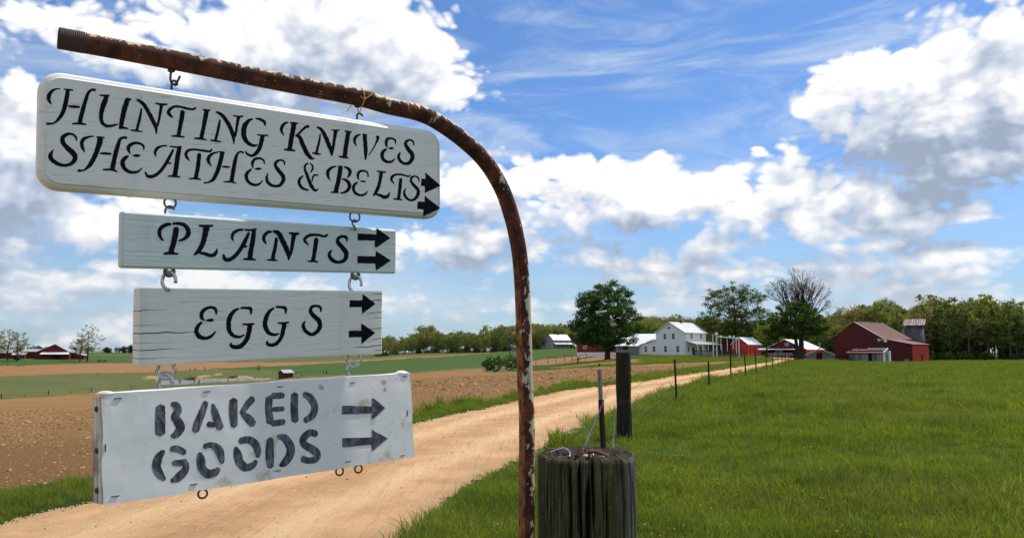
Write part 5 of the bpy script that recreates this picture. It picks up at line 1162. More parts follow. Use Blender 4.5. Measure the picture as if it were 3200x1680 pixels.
RP = mat('streaked_cap_metal', (.4, .36, .35), .5, fn=lambda n, b, col: n.set(b.inputs['Base Color'], n.ramp(n.noise(n.map(n.coord(), (2.5, .4, .4)), 1, 5, .7), [(.4, (.14, .07, .055)), (.5, (.30, .24, .23)), (.62, (.62, .62, .62))])))
REDP = mat('streaked_rust_metal', (.16, .07, .055), .6)
for k in range(18):
    x0_ = -2.5+k*.28; z0 = 9.15
    MB().slab([(x0_, -2.3, z0), (x0_+.285, -2.3, z0), (x0_+.285+.0, 0, z0+1.65), (x0_, 0, z0+1.65)], .05+.05*(k % 2)).build('roof_panel', RP if k % 2 else REDP, e)
MB().slab([(-2.5, 0, 10.8), (2.54, 0, 10.8), (2.54, 2.3, 9.15), (-2.5, 2.3, 9.15)], .06).build('roof_panel', RP, e)
MB().prism([(-2.2, 9.1), (2.2, 9.1), (2.2, 9.3), (-2.2, 9.3)], -1.9, 1.9).build('cap_floor', DARK, e)
e2 = MB(); 
for sx in (-2.45, 2.49): e2 = MB(); e2.poly([(sx, -2.2, 9.15), (sx, 0, 10.75), (sx, 2.2, 9.15)]); e2.build('cap_gable', MAROON, e)
# grey plank shed with rusty roof in front
h = rootat(2753, 168, R(43), 6.9, 'grey_plank_shed', 'small grey plank shed with rusty red roof in front of the big barn', 'shed')
r2 = random.Random(4); PL = [mat('grey_plank', (.17, .18, .185), fn=f_wallpaint), mat('pale_grey_plank', (.27, .28, .29), fn=f_wallpaint), mat('brown_grey_plank', (.12, .105, .10), fn=f_wallpaint)]
k = 0; x_ = 0.
while x_ < 6.8:
    w_ = r2.choice((.32, .42, .5)); isd = 3.55 < x_ < 4.6
    MB().box(x_, min(x_+w_-.02, 6.9), -.03-.02*r2.random()+(.3 if isd else 0), .05+(.3 if isd else 0), -.5, 2.15).build('plank', DARK if isd else r2.choice(PL), h); x_ += w_
MB().box(0, 6.85, .4, 4.4, -.5, 2.6).build('interior_wall', DARK, h)
for k in range(5): MB().box(6.9, 6.95, .05+k*.9, .88+k*.9, -.5, 2.55).build('plank', TRIM if k in (0, 4) else PL[1], h)
MB().box(6.94, 6.98, 1.9, 2.4, 0, 2.0).build('doorway', DARK, h)
MB().slab([(-.5, -.5, 2.12), (7.2, -.5, 2.12), (7.2, 2.0, 2.85), (.2, 2.0, 2.85)], .07).build('roof', RRUST, h)
MB().box(3.2, 7.35, 1.9, 2.05, 2.86, 3.1).build('fascia', TRIM, h); MB().slab([(7.2, -.5, 2.2), (7.35, -.5, 2.2), (7.35, 1.95, 3.1), (7.2, 1.95, 3.1)], .12).build('fascia', TRIM, h)
MB().tube([(1.6, -.12, 1.4), (1.6, -.12, 3.1)], .09, 8).build('stovepipe', RGREY, h)
# greenhouse
h = rootat(2602, 172, R(22), 5.6, 'greenhouse', 'small greenhouse with pale gable frame and grey panes beside the grey plank shed', 'greenhouse')
PANE = mat('cloudy_plastic_pane', (.16, .17, .18), .5); FR = mat('greenhouse_white_frame', (.62, .62, .6), .6)
pr = lambda x_: 1.35+(2.6-1.35)*(1-abs(x_-2.8)/2.8)
for a, b in ((0, 1.0), (1.0, 2.0), (3.3, 4.3), (4.3, 5.6)):
    MB().prism([(a+.04, .65), (b-.04, .65), (b-.04, pr(b-.04)-.1), (a+.04, pr(a+.04)-.1)], .02, .05).build('pane', PANE, h)
    MB().prism([(a+.04, -.3), (b-.04, -.3), (b-.04, .6), (a+.04, .6)], .0, .05).build('panel', PL[1], h)
MB().box(2.06, 3.24, .06, .12, -.3, 1.75).build('doorway', DARK, h); MB().box(2.05, 3.25, -.03, .02, 1.78, 2.02).build('door_header', BREDB, h)
for x_ in (0, 1.0, 2.02, 3.28, 4.3, 5.6): MB().box(x_-.045, x_+.045, -.04, .04, -.3, pr(x_)-.05).build('mullion', GREYW, h)
MB().slab([(-.2, -.2, 1.3), (2.8, -.2, 2.68), (2.8, 6, 2.68), (-.2, 6, 1.3)], .05).build('roof', PANE, h); MB().slab([(2.8, -.2, 2.68), (5.8, -.2, 1.3), (5.8, 6, 1.3), (2.8, 6, 2.68)], .05).build('roof', PANE, h)
MB().slab([(-.25, -.26, 1.32), (2.8, -.26, 2.74), (2.8, -.14, 2.74), (-.25, -.14, 1.32)], .14).build('barge_board', FR, h); MB().slab([(2.8, -.26, 2.74), (5.85, -.26, 1.32), (5.85, -.14, 1.32), (2.8, -.14, 2.74)], .14).build('barge_board', FR, h)
MB().box(2.7, 2.9, -.2, -.05, 2.6, 3.6).build('finial_post', FR, h); MB().box(2.45, 3.15, -.25, 0, 3.6, 3.78).build('finial_cap', FR, h)
# weather vane
c = spot(2752, 182); e = empty('weather_vane', c, 0, 'white arrow shaped weather vane on a pole against the big red barn', 'weather vane')
zt = EYE-(1062-HOR)/F*182-c.z
MB().tube([(0, 0, -.2), (0, 0, zt)], .05, 6).build('pole', MAROON, e); MB().prism([(-1.05, zt+.42), (-.25, zt+.05), (-.95, zt-.38), (-.8, zt)], -.02, .02).build('tail', TRIM, e)
MB().box(-.6, .85, -.03, .03, zt-.01, zt+.14).build('boom', TRIM, e); MB().tube([(.75, -.1, zt-.2), (.75, .1, zt-.2)], .32, 12).build('wheel', TRIM, e)
# farm clutter by the barn
for px, d, w_, hh, lb in ((2620, 170, 1.6, 1.1, 'dark rusty harrow standing in the grass by the greenhouse'), (2642, 172, 1.3, 1.5, 'dark rusty farm cart frame between greenhouse and grey plank shed')):
    c = spot(px, d); e = empty('farm_implement', c, 0, lb, 'implement')
    for k in range(4): MB().tube([(-w_/2+k*w_/3, 0, 0), (-w_/2+k*w_/3+.2, 0, hh*(.6+.4*((k*7) % 3)/2))], .05, 5).build('bar', DARK, e)
    MB().tube([(-w_/2, 0, hh*.4), (w_/2, 0, hh*.5)], .05, 5).build('bar', DARK, e); MB().tube([(.2, -.05, .4), (.2, .05, .4)], .4, 12).build('wheel', FARWOOD, e)
# white garden frame
c = spot(2237, 165); e = empty('white_garden_frame', c, 0, 'tall white post and rail garden frame with birdhouse on top beside the farmhouse', 'frame')
sx = lambda px: (px-2237)/F*165
zf = lambda y, d=165: EYE-(y-HOR)/F*d-c.z
MB().box(-.09, .09, -.09, .09, -.3, zf(1039)).build('post', TRIM, e); MB().box(sx(2228)-.07, sx(2228)+.07, .6, .74, -.3, zf(1045)).build('post', TRIM, e)
MB().box(sx(2315)-.08, sx(2315)+.08, 2., 2.16, -.3, zf(1058)).build('post', TRIM, e); MB().box(sx(2310)-.06, sx(2310)+.06, 2.8, 2.92, 1, zf(1053)).build('post', TRIM, e)
for px, y0_, y1_ in ((2255, 1056, 1092), (2275, 1056, 1096), (2293, 1058, 1090)): MB().box(sx(px)-.05, sx(px)+.05, 1.2, 1.3, zf(y1_), zf(y0_)).build('hanging_rod', TRIM, e)
ROPE = mat('twisted_pale_rail', (.62, .56, .48), .8)
for k in range(14):
    a, b = k/14, (k+1)/14; MB().tube([(sx(2239)+(sx(2312)-sx(2239))*a, 2*a, zf(1051+7*a)), (sx(2239)+(sx(2312)-sx(2239))*b, 2*b, zf(1051+7*b)+.06*((k % 2)*2-1))], .10, 6).build('rail_segment', ROPE, e)
MB().prism([(-.3, zf(1046)), (.3, zf(1046)), (.3, zf(1041)), (0, zf(1037.5)), (-.3, zf(1041))], -.25, .25).build('birdhouse', TRIM, e)
MB().prism([(sx(2312)-.25, zf(1060)), (sx(2312)+.25, zf(1060)), (sx(2312)+.25, zf(1056)), (sx(2312), zf(1053)), (sx(2312)-.25, zf(1056))], 1.9, 2.3).build('birdhouse', TRIM, e)
for k, px in enumerate((2255, 2283, 2296)): MB().ball((sx(px), 1.25, zf(1052)), .22, (1, 1, 1.2)).build('gourd', TRIM, e)
# dark garden fence behind it
NET = mat('dark_garden_fence', (.045, .045, .045), .8)
for (pa, da, pb, db, lb) in ((2168, 172, 2236, 168, 'dark wire garden fence in front of the farmhouse porch'), (2240, 168, 2312, 172, 'dark wire garden fence between white garden frame posts')):
    A_, B_ = spot(pa, da), spot(pb, db); e = empty('garden_fence', A_, 0, lb, 'fence')
    for k in range(28):
        q = A_.lerp(B_, k/27)-A_; hh = 1.75 if k % 9 == 0 else 1.5; w_ = .06 if k % 9 == 0 else .035
        MB().box(q.x-w_, q.x+w_, q.y-w_, q.y+w_, q.z-.2, q.z+hh).build('picket', NET, e)
    for zz in (.3, .8, 1.3): v = B_-A_; MB().tube([(0, 0, zz), (v.x, v.y, v.z+zz)], .04, 4).build('fence_rail', NET, e)
# far grey house
h = rootat(1733.3, 384, R(60), 7.8, 'far_grey_house', 'distant grey two-storey house with white metal roof and porch on the hill', 'house')
h.scale = (.85, .85, .85); gable(h, 7.8, 11, 4.9, 7.7, GREYH, RWHITE, oh=.4)
MB().prism([(-6, -.6), (0, -.6), (0, 4.2), (-6, 2.2)], .05, 7).build('lean_to_wall', GREYH, h); MB().slab([(-6.2, -.3, 2.3), (0, -.3, 4.35), (0, 7.2, 4.35), (-6.2, 7.2, 2.3)], .12).build('lean_to_roof', RGREY, h)
for xx, zz in ((2.4, 4.1), (5.4, 4.1), (1.2, 1.6), (3.6, 1.6), (6.2, 1.6), (-3.2, 1.4)): window(h, xx, zz, 1.0, 1.3, fw=.2, bars=(0, 0))
window(h, 3.9, 6.3, .8, .8, fw=.2, bars=(0, 0))
for yy in (2.2, 6.6, 9.5): window(h, yy, 3.95, .9, 1.1, 'right', 7.8, fw=.2, bars=(0, 0))
MB().slab([(7.8, -.2, 3.2), (10.4, -.2, 2.4), (10.4, 11.6, 2.4), (7.8, 11.6, 3.2)], .15).build('porch_roof', RWHITE, h)
for yy in (.2, 3., 6., 9., 11.2): MB().box(10.1, 10.3, yy-.1, yy+.1, -.4, 2.4).build('porch_post', LTAN, h)
MB().box(3.6, 4.4, 5, 5.8, 7.4, 8.6).build('chimney', DARK, h)
# small far sheds left of the pole
h = rootat(1553, 400, R(8), 2.7, 'brown_block_shed', 'small square brown block shed in front of the far wood', 'shed')
MB().box(0, 2.7, 0, 2.6, -.6, 3.5).build('wall', mat('brown_block', (.085, .050, .038), .9), h); MB().box(-.1, 2.8, -.1, 2.7, 3.5, 3.65).build('roof', RGREY, h)
h = rootat(1612, 395, R(10), 6, 'far_white_roof_shed', 'low distant shed with white roof behind the bent pipe', 'shed')
gable(h, 6, 6, 1.5, 2.9, GREYH, RWHITE, xr=1.8, oh=.3)
# utility pole
c = spot(1593.6, 300); e = empty('utility_pole', c, 0, 'tall thin wooden utility pole standing in the green field left of the pipe', 'pole')
MB().tube([(0, 0, -.5), (.1, 0, 9.4)], [.2, .13], 8).build('pole', BARKD, e); MB().tube([(.1, 0, 8.9), (.9, 0, 9.2), (1.3, 0, 9.0)], .06, 6).build('lamp_arm', RGREY, e); MB().ball((1.4, 0, 8.85), .3, (1, 1, .6)).build('lamp', TRIM, e)
# left farm
h = rootat(224, 455, R(-16), 16.4, 'left_red_barn', 'distant gabled red barn with white canopy on the left horizon', 'barn')
gable(h, 16.4, 18, 4.1, 8.3, BRED, RGREY, xr=9.2, oh=.5)
MB().slab([(2.4, -3, 2.9), (17, -3, 2.9), (16.2, 0, 4.2), (3, 0, 4.2)], .15).build('canopy', RWHITE, h); MB().box(8.6, 11.8, -.06, .05, -.3, 2.7).build('doorway', DARK, h)
for xx in (3, 7.5, 12.2, 16.5): MB().box(xx, xx+.2, -2.9, -2.7, -.3, 2.9).build('canopy_post', MAROON, h)
h = rootat(270, 460, R(-5), 8.2, 'low_red_annex', 'low red shed with sloping roof right of the left red barn', 'shed')
MB().prism([(0, -.6), (8.2, -.6), (8.2, 2.2), (4, 3.4), (0, 2.9)], 0, 6).build('wall', BRED, h); MB().slab([(4, -.3, 3.5), (8.5, -.3, 2.2), (8.5, 6.3, 2.2), (4, 6.3, 3.5)], .1).build('roof', RGREY, h); MB().slab([(-.2, -.3, 2.95), (4, -.3, 3.5), (4, 6.3, 3.5), (-.2, 6.3, 2.95)], .1).build('roof', RGREY, h)
h = rootat(134, 456, R(-4), 9.2, 'middle_red_shed', 'low red shed with pale roof directly left of the distant red barn', 'shed')
MB().box(0, 9.2, 0, 7, -.6, 3.8).build('wall', BRED, h); MB().slab([(-.4, -.4, 3.8), (9.5, -.4, 3.8), (9.5, 4, 5.2), (-.4, 4, 5.2)], .12).build('roof', RGREY, h)
h = rootat(84, 452, R(-4), 6.4, 'small_red_shed', 'small red shed with white roof behind the dark buggy', 'shed')
MB().box(0, 6.4, 0, 5, -.6, 2.3).build('wall', BRED, h); MB().slab([(-.4, -.4, 2.2), (6.7, -.4, 2.2), (6.7, 3, 3.3), (-.4, 3, 3.3)], .12).build('roof', RWHITE, h)
h = rootat(48, 454, R(-4), 26, 'long_left_shed', 'long dark red shed with weathered pale roof at the left edge of the picture', 'shed')
MB().box(0, 26, 0, 8, -.6, 3.1).build('wall', MAROON, h); MB().slab([(-.4, -.5, 3.0), (26.3, -.5, 3.0), (26.3, 4, 5.2), (-.4, 4, 5.2)], .12).build('roof', RGREY, h)
c = spot(64, 440); e = empty('dark_buggy', c, 0, 'dark covered buggy parked in front of the left red sheds', 'buggy')
MB().prism([(-1.6, .5), (1.6, .5), (1.5, 1.3), (.5, 1.5), (.3, 2.4), (-1.0, 2.4), (-1.4, 1.4)], -.7, .7).build('body', DARK, e)
for x_ in (-1.1, 1.1): MB().tube([(x_, -.8, .55), (x_, -.7, .55)], .55, 14).build('wheel', DARK, e)
# pond shed, feeder, brush
h = rootat(893, 256, R(42), 3.1, 'pond_shed', 'small dark red shed with grey roof near the pond seen under the EGGS sign', 'shed')
gable(h, 3.1, 3.3, 1.75, 2.55, MAROON, RGREY, oh=.3)
c = spot(938, 262); e = empty('hay_feeder', c, 0, 'small dark open wooden feeder with roof right of the pond shed', 'feeder')
for x_ in (-.8, .8): MB().box(x_-.07, x_+.07, -.07, .07, -.2, 1.1).build('post', FARWOOD, e)
MB().prism([(-1.4, 1.0), (0, 1.5), (1.4, 1.0), (0, 1.35)], -.6, .6).build('roof', FARWOOD, e); MB().box(.8, 3.6, -.1, .1, .1, .3).build('trough', FARWOOD, e)
for px, d, s_, lb in ((606, 285, 1.3, 'brown brush pile on the far bank of the pond'), (735, 290, .9, 'low brown brush pile on the pond bank nearer the pond shed')):
    c = spot(px, d); m_ = MB(); r2 = random.Random(px)
    for k in range(40):
        a = r2.uniform(0, 3.14); v = Vector((math.cos(a), r2.uniform(-.5, .5), r2.uniform(-.3, .5)))*s_*.8; q = Vector((r2.gauss(0, .8)*s_, r2.gauss(0, .3), abs(r2.gauss(0, .35))*s_+.1)); m_.tube([q-v, q+v], .06, 4)
    o = m_.build('brush_pile', mat('brown_brush', (.06, .035, .025), .9)); o.location = c; tag(o, lb, 'brush pile')
c = spot(783, 275); o = MB().box(-.9, .9, -.3, .3, 0, .7).build('white_trough', TRIM); o.location = c; tag(o, 'small white trough by the right end of the pond', 'trough')
# horses
HORSE = mat('dark_brown_horse', (.045, .022, .015), .7)
def horse(px, lb, flip=1):
    c = spot(px, 425); me = bpy.data.meshes.new('horse')
    P = [(0,0,1.15),(.55,0,1.25),(.85,0,1.3),(1.15,0,1.1),(1.35,0,.75),(1.5,0,.5),(-.55,0,1.22),(-.85,0,1.2),(-.98,0,1.0),(-1.02,0,.7),
         (.6,.18,.95),(.6,.18,.5),(.62,.18,.05),(.6,-.18,.95),(.72,-.18,.5),(.7,-.18,.05),(-.65,.18,.95),(-.75,.18,.5),(-.7,.18,.05),(-.65,-.18,.95),(-.88,-.18,.5),(-.85,-.18,.05)]
    E_ = [(0,1),(1,2),(2,3),(3,4),(4,5),(0,6),(6,7),(7,8),(8,9),(1,10),(10,11),(11,12),(1,13),(13,14),(14,15),(6,16),(16,17),(17,18),(6,19),(19,20),(20,21)]
    me.from_pydata([(p[0]*flip, p[1], p[2]) for p in P], E_, []); o = bpy.data.objects.new('horse', me); C.objects.link(o); me.materials.append(HORSE)
    o.modifiers.new('skin', 'SKIN'); o.modifiers.new('sub', 'SUBSURF').render_levels = 1; o.modifiers[-1].levels = 1
    rad_ = [.34,.33,.22,.15,.11,.07,.32,.14,.06,.05]+[.13,.07,.06]*4
    for i, q in enumerate(rad_): me.skin_vertices[0].data[i].radius = (q, q)
    me.skin_vertices[0].data[0].use_root = True; o.location = c; tag(o, lb, 'horse')
horse(318, 'brown horse grazing on the left horizon nearer the red barn'); horse(337, 'dark horse grazing on the left horizon, right-hand one of two', -1)
# ------------------------------------------------------------------ posts and wires along the road
def tpost_mesh(h_, lean=0., white=True):
    mb = MB(); mb.box(-.019, .019, -.004, .004, -.25, h_).box(-.003, .003, -.034, -.004, -.25, h_)
    for k in range(int(h_/.055)): mb.box(-.006, .006, .004, .014, .12+k*.055, .14+k*.055)
    return mb
tproto = None; posts_xy = []
def tpost(px, d, top_y, lab, rz=.4, tipw=False, lean=(0, 0)):
    c = spot(px, d); h_ = EYE-(top_y-HOR)/F*d-c.z
    e = empty('steel_fence_post', c, 0, lab, 'fence post', 'steel posts of the roadside wire fence', rot=(lean[0], lean[1], rz))
    mb = MB(); mb.box(-.026, .026, -.006, .006, -.25, h_ if not tipw else h_*.78).box(-.006, .006, -.045, -.0065, -.25, h_ if not tipw else h_*.78)
    mb.build('shaft', TPOST, e)
    if tipw: MB().box(-.021, .021, -.0045, .0045, h_*.78, h_).box(-.004, .004, -.036, -.005, h_*.78, h_).build('painted_tip', TWHITE, e)
    m2 = MB()
    if d < 60:
        for k in range(int(h_/.058)): m2.box(.006, .020, .0045, .016, .10+k*.058, .125+k*.058)
        o = m2.build('stud', TPOST, e); o['kind'] = 'stuff'
    posts_xy.append((c, h_)); return e
names = ['first steel post, between the round post and the square timber post, with faded white tip', 'second steel post, first one beyond the square timber post', 'third steel post counting away along the road', 'fourth steel post, its top in front of the garden frame', 'fifth steel post, in front of the dark garden fence end', 'sixth steel post, in front of the bright red shed', 'seventh steel post, just right of the bright red shed', 'eighth steel post, left of the pickup truck', 'ninth steel post, in front of the pickup truck', 'tenth steel post, in front of the truck bed', 'eleventh steel post, at the garage opening', 'twelfth steel post, right part of the garage front', 'thirteenth steel post, before the cluster near the tall tree', 'fourteenth steel post, small and far near the tall tree', 'fifteenth steel post, tiny by the tall tree trunk', 'sixteenth and farthest steel post beside the tall tree trunk']
tp_ = tpost(1886, 8.2, 1153, names[0], .5, True, (0, -.045))
# square timber post
c = spot(1946, 13.6); hT = EYE-(1101-HOR)/F*13.6-c.z
e = empty('square_timber_post', c, R(-22), 'tall dark square timber post standing in the grass at the road edge', 'fence post')
mb = MB(); nn = 7; w0, w1 = .105, .095; ring = []
for i in range(nn+1):
    for s_, (ax, ay, bx, by) in enumerate(((-w0,-w1,w0,-w1),(w0,-w1,w0,w1),(w0,w1,-w0,w1),(-w0,w1,-w0,-w1))): pass
lv = 30; per = 40
for j in range(lv+1):
    zz = -.3+(hT+.3)*j/lv
    for k in range(per):
        t_ = k/per*4; s_ = int(t_); f = t_-s_; crn = [(-w0,-w1),(w0,-w1),(w0,w1),(-w0,w1)]; a, b = crn[s_], crn[(s_+1) % 4]
        x_, y_ = a[0]+(b[0]-a[0])*f, a[1]+(b[1]-a[1])*f; ed = min(f, 1-f); rd_ = 1-.07*max(0, 1-ed/.12)
        nzv = .0035*math.sin(k*5.1+zz*2)+.003*math.sin(k*2.3+1)+.004*math.sin(zz*9+k*.6); q = 1+nzv/.1
        mb.v.append((x_*rd_*q, y_*rd_*q, zz+(.006*math.sin(k*1.7) if j == lv else 0)))
for j in range(lv):
    for k in range(per): a, b = j*per+k, j*per+(k+1) % per; mb.f.append((a, b, b+per, a+per))
mb.f.append(tuple(lv*per+k for k in range(per))); mb.build('timber', TIE, e)
TIEC, TIEH = Vector(c), hT
for zz in (hT*.42, hT*.445):
    m2 = MB(); pts = [(-w0-.006, -w1-.006, zz), (w0+.006, -w1-.006, zz+.02), (w0+.006, w1+.006, zz+.02), (-w0-.006, w1+.006, zz), (-w0-.006, -w1-.006, zz)]
    m2.tube(pts, .0025, 5); m2.build('wire_wrap', GALV, e)
TP = [(2108,23,1122),(2210,29,1128),(2278,33.5,1094),(2324,39,1100),(2357,44,1098),(2390,53,1113),(2408,58,1111),(2426,64,1099),(2438,72,1102),(2448,79,1103),(2458,88,1105),(2466,98,1107),(2474,110,1106),(2482,124,1107),(2489,140,1108),(2495,155,1109)]
for i, (px, d, ty) in enumerate(TP[:15]): tpost(px, d, ty, names[i+1], .5+.1*i, False, (random.uniform(-.03, .03), random.uniform(-.03, .03)))
# wires: strands from the round post through the posts
def wire(P, r_, m_, lab, barbs=0., name='barbed_wire', cat='wire', sag=.0):
    P = [Vector(p) for p in P]; o0 = P[0]; e = empty(name, o0, 0, lab, cat)
    mb = MB(); pts = []
    for a, b in zip(P[:-1], P[1:]):
        for k in range(8): t_ = k/8; q = a.lerp(b, t_); q.z -= sag*4*t_*(1-t_)*(b-a).length*.1; pts.append(q-o0)
    pts.append(P[-1]-o0); mb.tube(pts, r_, 4 if r_ < .003 else 6); mb.build('strand', m_, e)
    if barbs:
        L = 0; nxt = barbs; bm = MB(); r3 = random.Random(5)
        for a, b in zip(pts[:-1], pts[1:]):
            seg_ = (b-a).length
            while L+seg_ > nxt:
                q = a.lerp(b, (nxt-L)/seg_)
                for _ in range(2): v = Vector((r3.uniform(-1, 1), r3.uniform(-1, 1), r3.uniform(-1, 1))).normalized()*.010; bm.tube([q-v, q+v], r_*.55, 3)
                nxt += barbs
            L += seg_
        o = bm.build('barb', m_, e); o['kind'] = 'stuff'
def atpost(i, frac): c_, h_ = posts_xy[i]; return c_+Vector((0.0, -.012, h_*frac))
wire([pos(1820,1411,2.10), pos(1887,1251,8.15), pos(1924,1153,13.5)], .0014, GALV, 'barbed wire strand rising from the round post to the square timber post', .10)
wire([pos(1914,1414,2.3), pos(1921,1320,6.), pos(1926,1276,13.45)], .0011, GALV, 'lower pale wire strand running from the round post to the square timber post', .12)
for fr, lb in ((.90, 'top strand of the roadside fence wire beyond the square timber post'), (.62, 'middle strand of the roadside fence wire beyond the square timber post'), (.34, 'lowest strand of the roadside fence wire beyond the square timber post')):
    wire([TIEC+Vector((.1, 0, TIEH*fr*.62+.02))]+[atpost(i, fr) for i in range(1, len(posts_xy))], .0042, RUSTWIRE, lb, 0, 'fence_wire')
# ------------------------------------------------------------------ trellises and far posts
def trellis(pa, pb, ty0, ty1, d, lb):
    A_, B_ = spot(pa, d), spot(pb, d-1.5); e = empty('trellis', A_, 0, lb, 'trellis', 'brown trellises at the edge of the soil strip'); v = B_-A_; h1 = EYE-(ty0-HOR)/F*d-A_.z; h2 = EYE-(ty1-HOR)/F*(d-1.5)-A_.z
    MB().box(-.07, .07, -.07, .07, -.3, h1).build('post', FARWOOD, e); MB().box(v.x-.07, v.x+.07, v.y-.07, v.y+.07, v.z-.3, h2).build('post', FARWOOD, e)
    MB().tube([(-.2, 0, h1), (v.x+.2, v.y, h2)], .06, 5).build('rail', FARWOOD, e)
trellis(1711.5, 1736, 1115.5, 1114.5, 238, 'brown two-post trellis, nearest to the rusty pipe'); trellis(1763.5, 1787.5, 1111, 1110.5, 232, 'brown two-post trellis, middle one of the three'); trellis(1811, 1832, 1107.5, 1106.5, 228, 'brown two-post trellis, nearest to the dark leafy tree')
def woodpost(px, by, ty, lb, w_=.11, grp='wooden posts in the left pasture', m_=FARWOOD, r=0):
    q = hit(px, by); z_ = gz1(*q); h_ = max(.6, EYE-(ty-HOR)/F*q[1]-z_)
    o = MB().tube([(0, 0, -.2), (.02*r, 0, h_*.5), (.05*r, 0, h_)], [w_, w_*.95, w_*.85], 6).build('wooden_post', m_); o.location = (q[0], q[1], z_); tag(o, lb, 'post', grp)
for px, by, ty, w_, lb in ((1675,1145,1120,.06,'thin dark post right beside the bent pipe in the far field'),(1806,1134,1113,.16,'short thick post between the trellises'),
 (4,1245,1226,.13,'pasture post at the very left edge of the picture'),(151,1234,1217,.13,'pasture post left of the BAKED GOODS sign, thickest of the near row'),(286,1224,1208,.12,'pasture post just left of the top corner of the BAKED GOODS sign'),
 (75,1242,1229,.05,'thin stake between the two leftmost pasture posts'),(222,1231,1218,.05,'thin stake between the thick pasture post and the sign corner'),(410,1215,1200,.07,'thin pasture stake above the BAKED GOODS sign, left of the ring'),
 (306,1169,1161,.14,'far post on the edge of the long soil strip, left part'),(24,1141,1131,.10,'tiny post at the far left edge of the green meadow'),
 (495,1199,1185,.17,'leaning post at the left end of the pond'),(562,1197,1184,.22,'thick dark post at the pond beside the sign ring'),(607,1196,1180,.16,'pond post below the brown brush pile'),(619,1201,1187,.14,'nearest pond post, in the grass bank'),(623,1196,1182.5,.14,'pond post closely right of another one'),(712.6,1191,1177,.17,'dark post in the middle of the pond fence'),(796.5,1187,1175,.08,'thin post at the right end of the pond'),
 (594,1157.6,1150,.2,'left one of three posts at the soil strip edge'),(610,1156.5,1147,.2,'middle one of three posts at the soil strip edge'),(640,1155.5,1145,.2,'right one of three posts at the soil strip edge'),
 (805,1157.5,1139,.19,'left post of the tall close pair by the green crop'),(809.6,1157.5,1139,.19,'right post of the tall close pair by the green crop'),
 (1011,1167,1156,.10,'left one of two short posts at the edge of the green crop'),(1020,1168,1156.5,.20,'thicker right one of two short posts at the edge of the green crop'),(967,1166,1157,.06,'thin stake right of the hay feeder')):
    woodpost(px, by, ty, lb, w_)
for k, px in enumerate((640, 648, 657, 665, 680, 741)):
    woodpost(px, 1193.5-k*.4, 1184.-k*.2, ('first', 'second', 'third', 'fourth', 'fifth', 'sixth')[k]+' thin wire stake from the left in the even pond fence row', .045, 'thin stakes of the pond fence')
# ------------------------------------------------------------------ trees
t1 = leafy_tree('dark_maple_tree', 16.3, [(0,0,.42,.46,.42,.26),(-.04,0,.62,.36,.32,.20),(.04,0,.80,.24,.22,.17),(-.30,0,.34,.26,.22,.16),(.32,0,.46,.22,.2,.17),(-.24,0,.72,.15,.13,.12),(.24,0,.76,.15,.13,.13),(0,0,.24,.40,.34,.12)], 560, 74, .17, .85, LDARK, BARKD, 5, .62, .16, 'dense dark green tree standing left of the white farmhouse')
c = spot(1897, 165); t1.location = c; t1.rotation_euler.z = .4
t2 = leafy_tree('olive_spring_tree', 20.2, [(-.10,0,.46,.38,.3,.24),(.1,0,.3,.36,.3,.14),(.20,0,.48,.30,.28,.18),(-.22,0,.72,.18,.2,.15),(.22,0,.76,.18,.2,.16),(0,0,.80,.22,.2,.16),(-.34,0,.42,.14,.14,.14)], 620, 56, .16, 1.0, LMID, BARKD, 8, .60, .2, 'tall thinly leafed olive green tree behind the garden frame')
t2.location = spot(2294, 214)
t3 = bare_tree('bare_budding_tree', 19.5, 12, .36, 5, 2, .11, LBUD, BARKD, 'tallest nearly bare tree with fan of fine branches beside the red garage', r0=.66, fork=.30, kids=(2, 2), upb=.16, tipfrom=4, limbs=12, tmax=2.0)
t3.location = spot(2500, 174)
t4 = leafy_tree('dark_green_tree', 12.9, [(0,0,.62,.42,.4,.30),(-.30,0,.52,.26,.24,.2),(.26,0,.50,.26,.24,.22),(-.38,0,.34,.16,.16,.14)], 330, 80, .17, .72, LDARK, BARKD, 15, .5, .22, 'round dark green tree in front of the tall bare tree by the garage')
t4.location = spot(2484, 168)
t5 = leafy_tree('small_yard_tree', 8.5, [(0,0,.66,.36,.34,.28)], 60, 30, .16, .6, LOLIVE, BARKD, 16, .22, .35, 'small thin tree between bright red shed and garage'); t5.location = spot(2393, 182)
# left farm trees
for (px, d, hh, cr, lm, sd, lb, w_) in ((-2, 440, 15, [(0,0,.55,.3,.3,.4)], LOLIVE, 21, 'orange brown tree cut off by the left edge of the picture', .45), (33, 436, 18.6, [(-.05,0,.6,.26,.25,.36),(.1,0,.4,.26,.2,.22)], LOLIVE, 22, 'olive tree above the long left shed roof', .45), (62, 430, 17.4, [(.02,0,.66,.26,.22,.28),(.2,0,.55,.16,.16,.14),(.05,0,.3,.28,.2,.14)], LFOR, 23, 'thin pale tree in front of the left sheds, behind the buggy', .4), (258, 440, 15.5, [(-.05,0,.5,.34,.3,.30),(.0,0,.75,.2,.2,.2)], LFOR, 24, 'pale thin tree right of the distant red barn, shorter of the two', .4), (281, 436, 20.5, [(0,0,.78,.22,.2,.20),(.14,0,.56,.28,.2,.16),(.16,0,.30,.26,.2,.12),(-.08,0,.5,.2,.2,.2)], LOLIVE, 25, 'tallest thin tree on the left horizon between red barn and horses', .45)):
    t_ = leafy_tree('thin_spring_tree', hh, cr, 110, 16, .26, .95, lm, BARKD, sd, w_, .2, lb); t_.location = spot(px, d)
